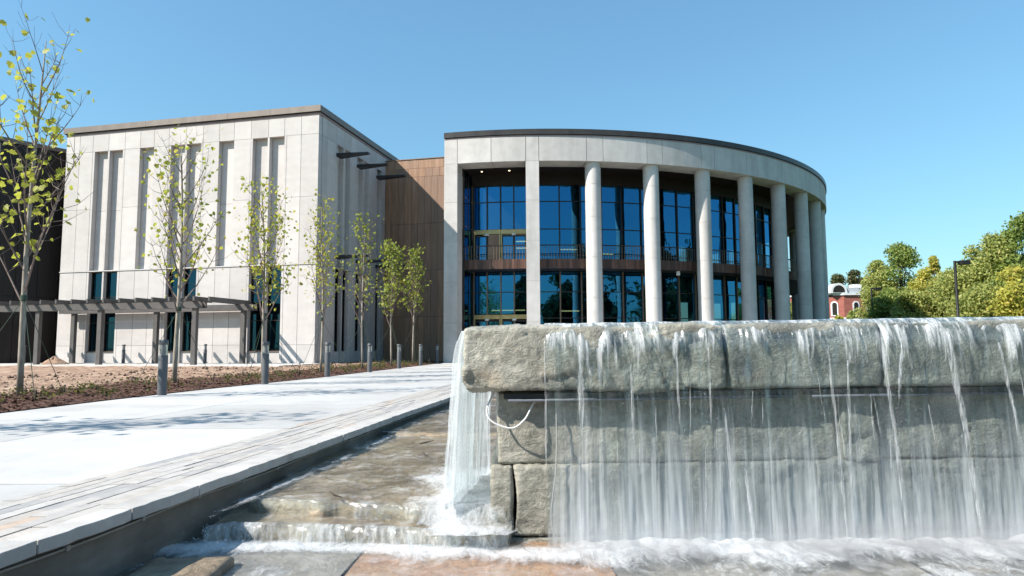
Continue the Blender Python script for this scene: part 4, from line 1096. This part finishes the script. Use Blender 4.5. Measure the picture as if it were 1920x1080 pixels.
# side fall off the left end of the capstone
def side_sheet(y0, y1, off, spread, seed):
    vs = []; fa = []; nc, nr = 90, 40
    for r_ in range(nr+1):
        u = r_/nr
        for i in range(nc+1):
            v = i/nc; yy_ = y0+(y1-y0)*v; x = -0.325+0.19*(yy_-4.45)-off-spread*math.sqrt(u)*(0.8+0.5*mnoise.noise(Vector((yy_*3, seed, 0))))
            e = 0.030*mnoise.fractal(Vector((yy_*9, u*1.2, seed)), .85, 2, 4)
            vs.append((x-e, yy_-0.10*math.sqrt(u)*(1-v)+0.03*u*mnoise.noise(Vector((yy_*7, u*2, seed+4))), 0.98-1.13*u**1.25 if r_ else 1.03))
    n = nc+1
    for a in range(nr):
        for i in range(nc): fa += [a*n+i, a*n+i+1, (a+1)*n+i+1, (a+1)*n+i]
    return nmesh('side_fall', vs, fa, 4, 'water_side_fall', True)
sfo = tag(link('side_waterfall', side_sheet(4.56, 5.7, 0.045, 0.085, 3.0)), 'white fan of water dropping off the left end of the capstone', 'waterfall', kind='stuff')
link('outer_sheet', side_sheet(4.62, 5.45, 0.06, 0.15, 11.0), sfo)
# foam
def foam(name, x0, x1, y0, y1, nx, ny, zf, cov, seed, parent=None, amp=0.05):
    vs = []; fa = []; cv = []
    for j in range(ny+1):
        for i in range(nx+1):
            x = x0+(x1-x0)*i/nx; y = y0+(y1-y0)*j/ny; c_ = cov(x, y)
            h = 0.5+0.6*mnoise.fractal(Vector((x*5, y*5, seed)), 1.0, 2, 3)
            vs.append((x, y, zf(x, y)+amp*h*max(0, min(1, c_*1.4-0.2)))); cv.append(max(0, min(1, c_)))
    n = nx+1
    for a in range(ny):
        for i in range(nx): fa += [a*n+i, a*n+i+1, (a+1)*n+i+1, (a+1)*n+i]
    me = nmesh(name, vs, fa, 4, 'foam', True); at_ = me.attributes.new('cover', 'FLOAT', 'POINT'); at_.data.foreach_set('value', np.array(cv, np.float32))
    return link(name, me, parent)
def smooth(a, b, x): x = max(0, min(1, (x-a)/(b-a))); return x*x*(3-2*x)
f1 = foam('foam', 0.02, 5.5, 3.3, 4.56, 420, 110, lambda x, y: -0.352, lambda x, y: (0.36+0.46*math.exp(-((y-4.26)/0.28)**2)+0.24*mnoise.noise(Vector((x*1.7, y*2.6, 1)))+0.10*mnoise.noise(Vector((x*6, y*7, 3))))*smooth(-0.05, 0.5, x), 2.0, amp=0.06)
tag(f1, 'white churning foam at the foot of the stone fountain', 'foam', kind='stuff')
def s1f(x): return interp([(-1.4, 4.78), (-0.84, 4.66), (-0.64, 4.54), (0.1, 4.56)], x)
def zsp(x, y): return -0.250+0.100*smooth(s1f(x)-0.10, s1f(x)+0.03, y)
f2 = foam('foam', -1.25, 0.03, 4.20, 6.3, 130, 200, zsp,
          lambda x, y: 0.12+0.62*math.exp(-((x+0.34)/0.44)**2-(max(0, abs(y-5.0)-0.55)/0.5)**2)+0.34*mnoise.noise(Vector((x*4, y*3, 3))), 4.0, f1, amp=0.022); f2['kind'] = 'stuff'
def s2l(x): return interp([(-2.3, 4.28), (-1.9, 4.36), (-0.64, 4.24), (-0.05, 4.16), (0.4, 4.12)], x)
f3 = foam('foam', -2.28, 0.40, 3.55, 4.6, 240, 110, lambda x, y: -0.351,
          lambda x, y: 0.23+0.46*math.exp(-((y-s2l(x)-0.02)/(0.13+0.08*mnoise.noise(Vector((x*2.5, 1, 1)))))**2)+0.30*mnoise.noise(Vector((x*2.2, y*3.0, 6)))*(1 if y < s2l(x)+0.1 else 0.4)+(0.20*smooth(-0.7, -1.5, x)+0.22*smooth(-0.9, -0.3, x))*math.exp(-((y-4.12)/0.22)**2), 6.0, f1, amp=0.03); f3['kind'] = 'stuff'
f4 = foam('foam', -1.95, -0.6, 4.3, 9.5, 90, 220, lambda x, y: -0.152, lambda x, y: 0.14+0.26*mnoise.noise(Vector((x*5, y*1.8, 9)))+0.30*math.exp(-((x-(co(y)+0.16))/0.10)**2), 8.0, f1, amp=0.010); f4['kind'] = 'stuff'
# mist hanging over the plunge line
t = NT('mist'); t.n.remove(t.b)
pv = t.new('ShaderNodeVolumePrincipled'); pv.inputs['Color'].default_value = (0.97, 0.98, 1.0, 1)
sp = t.new('ShaderNodeSeparateXYZ'); t.link(t.new('ShaderNodeTexCoord').outputs['Generated'], sp.inputs[0])
def hump(o_): return t.math('MULTIPLY', t.math('MULTIPLY', o_, t.math('SUBTRACT', 1.0, o_)), 4.0, True)
mr = t.math('MULTIPLY', t.math('MULTIPLY', t.math('POWER', hump(sp.outputs[0]), 0.5), hump(sp.outputs[1])), t.math('POWER', t.math('SUBTRACT', 1.0, sp.outputs[2], True), 1.8))
nn = t.ramp(t.noise(t.pos((1.6, 1.6, 2.2)), 1.6, 3), [(0.36, 0.0), (0.68, 1.0)])
t.link(t.math('MULTIPLY', t.math('MULTIPLY', mr, nn), 11.0), pv.inputs['Density'])
t.link(pv.outputs[0], t.out.inputs['Volume']); M['mist'] = t.m
o = MB().box(0, 5.2, 0, 0.45, 0, 0.32).build('mist', 'mist'); o.location = (0.2, 3.95, -0.40)
tag(o, 'soft white mist over the plunge line of the fountain', 'mist', kind='stuff')
# spray droplets
vs = []; fa = []
rd = random.Random(77)
def drop(x, y, z, r):
    o = len(vs); vs.extend([(x-r, y, z), (x+r, y, z), (x, y-r, z), (x, y+r, z), (x, y, z-r*1.5), (x, y, z+r*1.5)])
    fa.extend([0+o, 2+o, 5+o, 2+o, 1+o, 5+o, 1+o, 3+o, 5+o, 3+o, 0+o, 5+o, 2+o, 0+o, 4+o, 1+o, 2+o, 4+o, 3+o, 1+o, 4+o, 0+o, 3+o, 4+o])
for _ in range(2600): drop(rd.uniform(0.1, 3.7), rd.gauss(4.22, 0.12), -0.36+abs(rd.gauss(0, 0.11)), rd.uniform(0.001, 0.0028))
for _ in range(350): drop(rd.choice([0.46, 0.76, 1.28, 2.08, 2.5, 2.9, 2.62, 1.15])+rd.gauss(0, 0.035), rd.gauss(4.33, 0.02), rd.uniform(0.0, 0.85), rd.uniform(0.002, 0.004))
for _ in range(1400): drop(rd.gauss(-0.42, 0.20), rd.gauss(4.85, 0.28), -0.16+abs(rd.gauss(0, 0.10)), rd.uniform(0.0012, 0.0035))
for _ in range(160): drop(rd.gauss(-1.98, 0.07), rd.gauss(4.42, 0.06), -0.37+abs(rd.gauss(0, 0.07)), rd.uniform(0.003, 0.006))
for _ in range(700): drop(rd.uniform(-1.95, -0.1), rd.gauss(4.28, 0.07), -0.35+abs(rd.gauss(0, 0.04)), rd.uniform(0.002, 0.004))
o = link('spray', nmesh('spray', vs, fa, 3, 'water_jet', True), wf); tag(o, kind='stuff')
# stray leaves and twigs caught on the wet flags
for (x, y, z, a, l) in ((-1.28, 4.86, -0.150, 2.6, 0.12), (-0.86, 6.6, -0.148, 2.2, 0.10), (-0.95, 7.4, -0.148, 0.3, 0.16)):
    o = MB().tube([(-l/2, 0, 0), (0, 0.012, 0.012), (l/2, 0, 0.03)], [0.004, 0.009, 0.003], 6).build('drift_twig', 'dark_bark'); o.location = (x, y, z); o.rotation_euler = (0, 0, a)
    tag(o, {0: 'brown twig caught on the lip of the upper water step'}.get(0) if y < 5 else ('short dark twig lying in the middle of the stream' if y < 7 else 'thin long twig lying farther up the stream'), 'twig')

# ------------------------------------------------------------------ background right: trees, brick house, lamps
def bigtree(loc, H, rad, label, mat, seed, n=9000, leaf=0.16, trunk=0.16, clump=26, flat=1.0, low=0.12, cat='tree', group='trees beyond the fountain'):
    rng = np.random.default_rng(seed); rg_ = random.Random(seed)
    root = empty('tree', loc); tag(root, label, cat, group)
    m = MB(); m.tube([(0, 0, -0.2), (0.05*H*0.1, 0, H*0.35), (0.0, 0.05, H*0.75)], [trunk, trunk*0.7, trunk*0.2], 8)
    tr2 = m.build('trunk', 'dark_bark', root, True)
    cl = []
    for k in range(clump):
        f = rng.uniform(low, 0.93); env = math.sin(min(1, (f-low+0.10)/(1.02-low))**0.75*math.pi)**0.6
        a = rng.uniform(0, 6.28); rr = rad*env*rng.uniform(0.25, 0.85)
        cl.append((rr*math.cos(a), rr*math.sin(a), f*H, rad*rng.uniform(0.24, 0.44)*(0.6+0.4*env)))
    br = MB()
    for c_ in cl:
        z0 = c_[2]*0.55; br.tube([(0, 0, z0), (c_[0]*0.5, c_[1]*0.5, (z0+c_[2])/2), c_[:3]], [trunk*0.35, trunk*0.2, 0.015], 4)
    br.build('limb', 'dark_bark', tr2)
    cl = np.array(cl); pk = rng.choice(len(cl), n, p=cl[:, 3]**2/np.sum(cl[:, 3]**2))
    d = rng.normal(size=(n, 3)); d /= np.linalg.norm(d, axis=1)[:, None]
    r = cl[pk, 3]*(rng.random(n)**0.45)*rng.uniform(0.85, 1.25, n)
    P = cl[pk, :3]+d*r[:, None]*np.array([1, 1, 0.85])
    ax = rng.normal(size=(n, 3))+d*0.8; ax /= np.linalg.norm(ax, axis=1)[:, None]
    u = np.cross(ax, rng.normal(size=(n, 3))); u /= np.linalg.norm(u, axis=1)[:, None]; v = np.cross(ax, u)
    s = leaf*rng.uniform(0.5, 1.25, n)
    q = np.stack([P-u*s[:, None], P-v*(s*0.6)[:, None], P+u*s[:, None], P+v*(s*0.6)[:, None]], axis=1)
    me = nmesh('crown', q.reshape(-1, 3), np.arange(n*4), 4, mat)
    tag(link('crown', me, root), kind='stuff')
    return root
def bx(px, Y): return (px-960)/1235*Y
spec = [(1650, 64, 9.4, 2.7, 'slim light green tree just right of the brick house', 'leaf_yellowgreen', 0.15, 9000),
        (1694, 62, 10.9, 3.3, 'tallest rounded green tree in the middle of the right-hand trees', 'leaf_green', 0.15, 12000),
        (1738, 56, 7.6, 2.2, 'low yellow tree at the foot of the narrow yellow one', 'leaf_yellow', 0.14, 7000),
        (1755, 57, 9.0, 1.35, 'narrow bright yellow tree standing right of the tallest green tree', 'leaf_yellow', 0.14, 6000),
        (1790, 53, 7.2, 2.7, 'yellow-green tree behind the tall black lamp post', 'leaf_yellowgreen', 0.14, 9000),
        (1832, 49, 8.4, 3.0, 'broad yellow-green tree right of the tall lamp post', 'leaf_yellowgreen', 0.14, 12000),
        (1880, 46, 8.9, 3.0, 'yellow-green tree second from the right edge of the picture', 'leaf_yellowgreen', 0.14, 12000),
        (1930, 45, 10.3, 2.5, 'taller dark green tree cut off by the right edge', 'leaf_green', 0.14, 11000),
        (1905, 41, 6.2, 2.0, 'low yellow-leaved tree in front at the right edge', 'leaf_yellow', 0.13, 8000),
        (1668, 58, 6.0, 2.6, 'low bushy green tree under the tallest green tree', 'leaf_green', 0.14, 8000),
        (1714, 54, 5.6, 2.6, 'low bushy yellow-green tree left of the yellow trees', 'leaf_yellowgreen', 0.14, 8000),
        (1845, 43, 5.0, 2.6, 'low bushy yellow-green tree right of the tall lamp post', 'leaf_yellowgreen', 0.13, 8000)]
for i, (px, Y, H, R_, lab, mt, lf, n_) in enumerate(spec): bigtree((bx(px, Y), Y, -0.08), H, R_, lab, mt, 100+i, int(n_*1.5), lf*0.9, 0.13, 44, low=0.06)
bigtree((bx(1862, 60), 60, -0.08), 11.6, 1.8, 'sparse half-bare tree rising behind the yellow-green trees', 'leaf_dark', 140, 900, 0.10, 0.12, 26)
bigtree((bx(1572, 125), 125, -0.08), 14.8, 4.0, 'dark green tree behind the left part of the brick house roof', 'leaf_dark', 150, 9000, 0.30, 0.3, 26)
bigtree((bx(1606, 122), 122, -0.08), 15.3, 4.2, 'dark green tree behind the right part of the brick house roof', 'leaf_dark', 151, 9000, 0.30, 0.3, 26)
bigtree((bx(1484, 74), 74, -0.08), 6.0, 2.2, 'yellow-green tree glimpsed low between the rotunda columns', 'leaf_yellowgreen', 152, 7000, 0.16, 0.12, 22, low=0.05)
bigtree((bx(1572, 86), 86, -0.08), 4.9, 1.5, 'small yellow-leaved tree at the left in front of the brick house', 'leaf_yellow', 153, 2500, 0.16, 0.08, 14)
bigtree((bx(1597, 84), 84, -0.08), 5.3, 1.4, 'small yellow-green tree at the middle of the brick house front', 'leaf_yellowgreen', 154, 2500, 0.16, 0.08, 14)
# trees on the far side of the lawn behind the viewer, mirrored in the glass wall
mir = ['at the far left', 'beside the rotunda doors', 'left of the first column', 'right of the first column', 'left of the second column', 'right of the second column', 'left of the third column', 'right of the third column', 'at the fourth column', 'at the right end']
for i, (x, y, h, r_) in enumerate(((-9, -44, 11, 4.4), (2, -50, 9, 4.2), (13, -40, 17, 4.2), (22, -44, 12, 5), (30, -36, 18, 5.0), (40, -34, 14, 5.2), (49, -27, 18, 5.4), (58, -16, 15, 5.4), (66, -5, 18, 5.6), (72, 8, 16, 5.6))):
    bigtree((x, y, -0.08), h*1.08, r_*1.4, 'green tree mirrored in the lower glass '+mir[i], 'leaf_dark', 200+i, 11000, 0.40, 0.2, 48, group='trees mirrored in the glass', low=0.05)

# brick house
BY = 95.0
bh = empty('brick_house', (bx(1586, BY), BY, -0.08))
tag(bh, 'red brick corner house with white arched windows and pale roof beyond the rotunda', 'house')
m = MB().prism([(-0.2, 0), (8.0, 0), (8.0, 9), (-9, 9), (-9, 5.2)], 0, 7.95).build('wall', 'brick', bh)
cr = MB().prism([(-0.25, -0.22), (8.2, -0.22), (8.2, 9.2), (-9.2, 9.2), (-9.2, 5.1)], 7.951, 8.25).build('cornice', 'white_trim', bh)
MB().prism([(0.3, 0.1), (8.0, 0.1), (7.0, 8.8), (0.3, 8.8)], 8.251, 9.05).build('roof', 'pale_roof', bh)
MB().box(2.4, 4.2, 2, 3.5, 9.051, 9.7).build('chimney', 'white_trim', bh)
def arch_pts(cx_, z0, w_, h):
    p = [(cx_-w_/2, z0), (cx_+w_/2, z0)]; zc = z0+h-w_/2
    for k in range(9): a = math.pi*k/8; p.append((cx_+w_/2*math.cos(a), zc+w_/2*math.sin(a)))
    return p
def arch(parent, cx_, z0, w_, h, name, mat, y0, y1, tf=None):
    p = arch_pts(cx_, z0, w_, h); n = len(p)
    vs = [(x, y0, z) for x, z in p]+[(x, y1, z) for x, z in p]
    fs = [tuple(range(n)), tuple(range(2*n-1, n-1, -1))]+[((i+1) % n, i, i+n, (i+1) % n+n) for i in range(n)]
    if tf: vs = [tf(v) for v in vs]
    return MB().add(vs, fs).build(name, mat, parent)
gb = arch(bh, -0.9, 8.26, 2.4, 1.45, 'dormer', 'white_trim', -0.1, 1.4); arch(gb, -0.9, 8.35, 1.7, 1.05, 'dormer_pane', 'bronze', -0.12, -0.09)
MB().box(-4.2, -2.6, 1.2, 2.5, 8.251, 9.4).build('parapet', 'brick', bh)
sl = 5.2/8.8
def side_tf(v): return (-0.2-v[0]*0.86, v[0]*0.86*sl+v[1], v[2])
for cx_, tf in ((1.5, None), (3.4, None), (5.3, None), (1.3, side_tf), (3.4, side_tf), (5.6, side_tf)):
    for z0 in (4.95, 1.4):
        wo = arch(bh, cx_, z0, 0.95, 2.15, 'window', 'white_trim', -0.08, 0.05, tf); arch(wo, cx_, z0+0.15, 0.62, 1.82, 'pane', 'bronze', -0.10, -0.07, tf)
MB().prism([(-0.22, -0.1), (8.05, -0.1), (8.05, 0.1), (-0.2, 0.1)], 4.5, 4.72).build('band', 'white_trim', bh)
MB().prism([(-0.22, -0.1), (-0.22, 0.2), (-9.0, 5.35), (-9.0, 5.06)], 4.5, 4.72).build('band', 'white_trim', bh)
MB().box(1.0, 5.6, -0.9, -0.11, 3.55, 3.75).build('awning', 'white_trim', bh)

def lamp(px, Y, H, label, side=1):
    r = empty('lamp_post', (bx(px, Y), Y, -0.08)); tag(r, label, 'lamp', 'black lamp posts')
    MB().lathe([(0.12, 0), (0.12, 0.5), (0.085, 0.55), (0.075, H)], 10).build('pole', 'lamp_black', r, True)
    MB().box(0.0 if side > 0 else -0.45, 0.45 if side > 0 else 0.0, -0.04, 0.04, H-0.12, H-0.02).build('arm', 'lamp_black', r)
    h = MB().box(0.28*side if side > 0 else -0.85, 0.85 if side > 0 else -0.28, -0.2, 0.2, H-0.24, H+0.02).build('lamp_head', 'lamp_black', r, bevel=0.03)
    return r
lamp(1796, 40, 6.0, 'tall black lamp post in front of the yellow-green trees')
lamp(1636, 60, 6.05, 'black lamp post left of the trees with its head to the right')
lamp(1629.5, 68, 6.0, 'farther black lamp post just right of the brick house')
lamp(1546, 68, 6.0, 'black lamp head peeking out past the last rotunda column')

# tidy: nothing is left unlabelled at top level
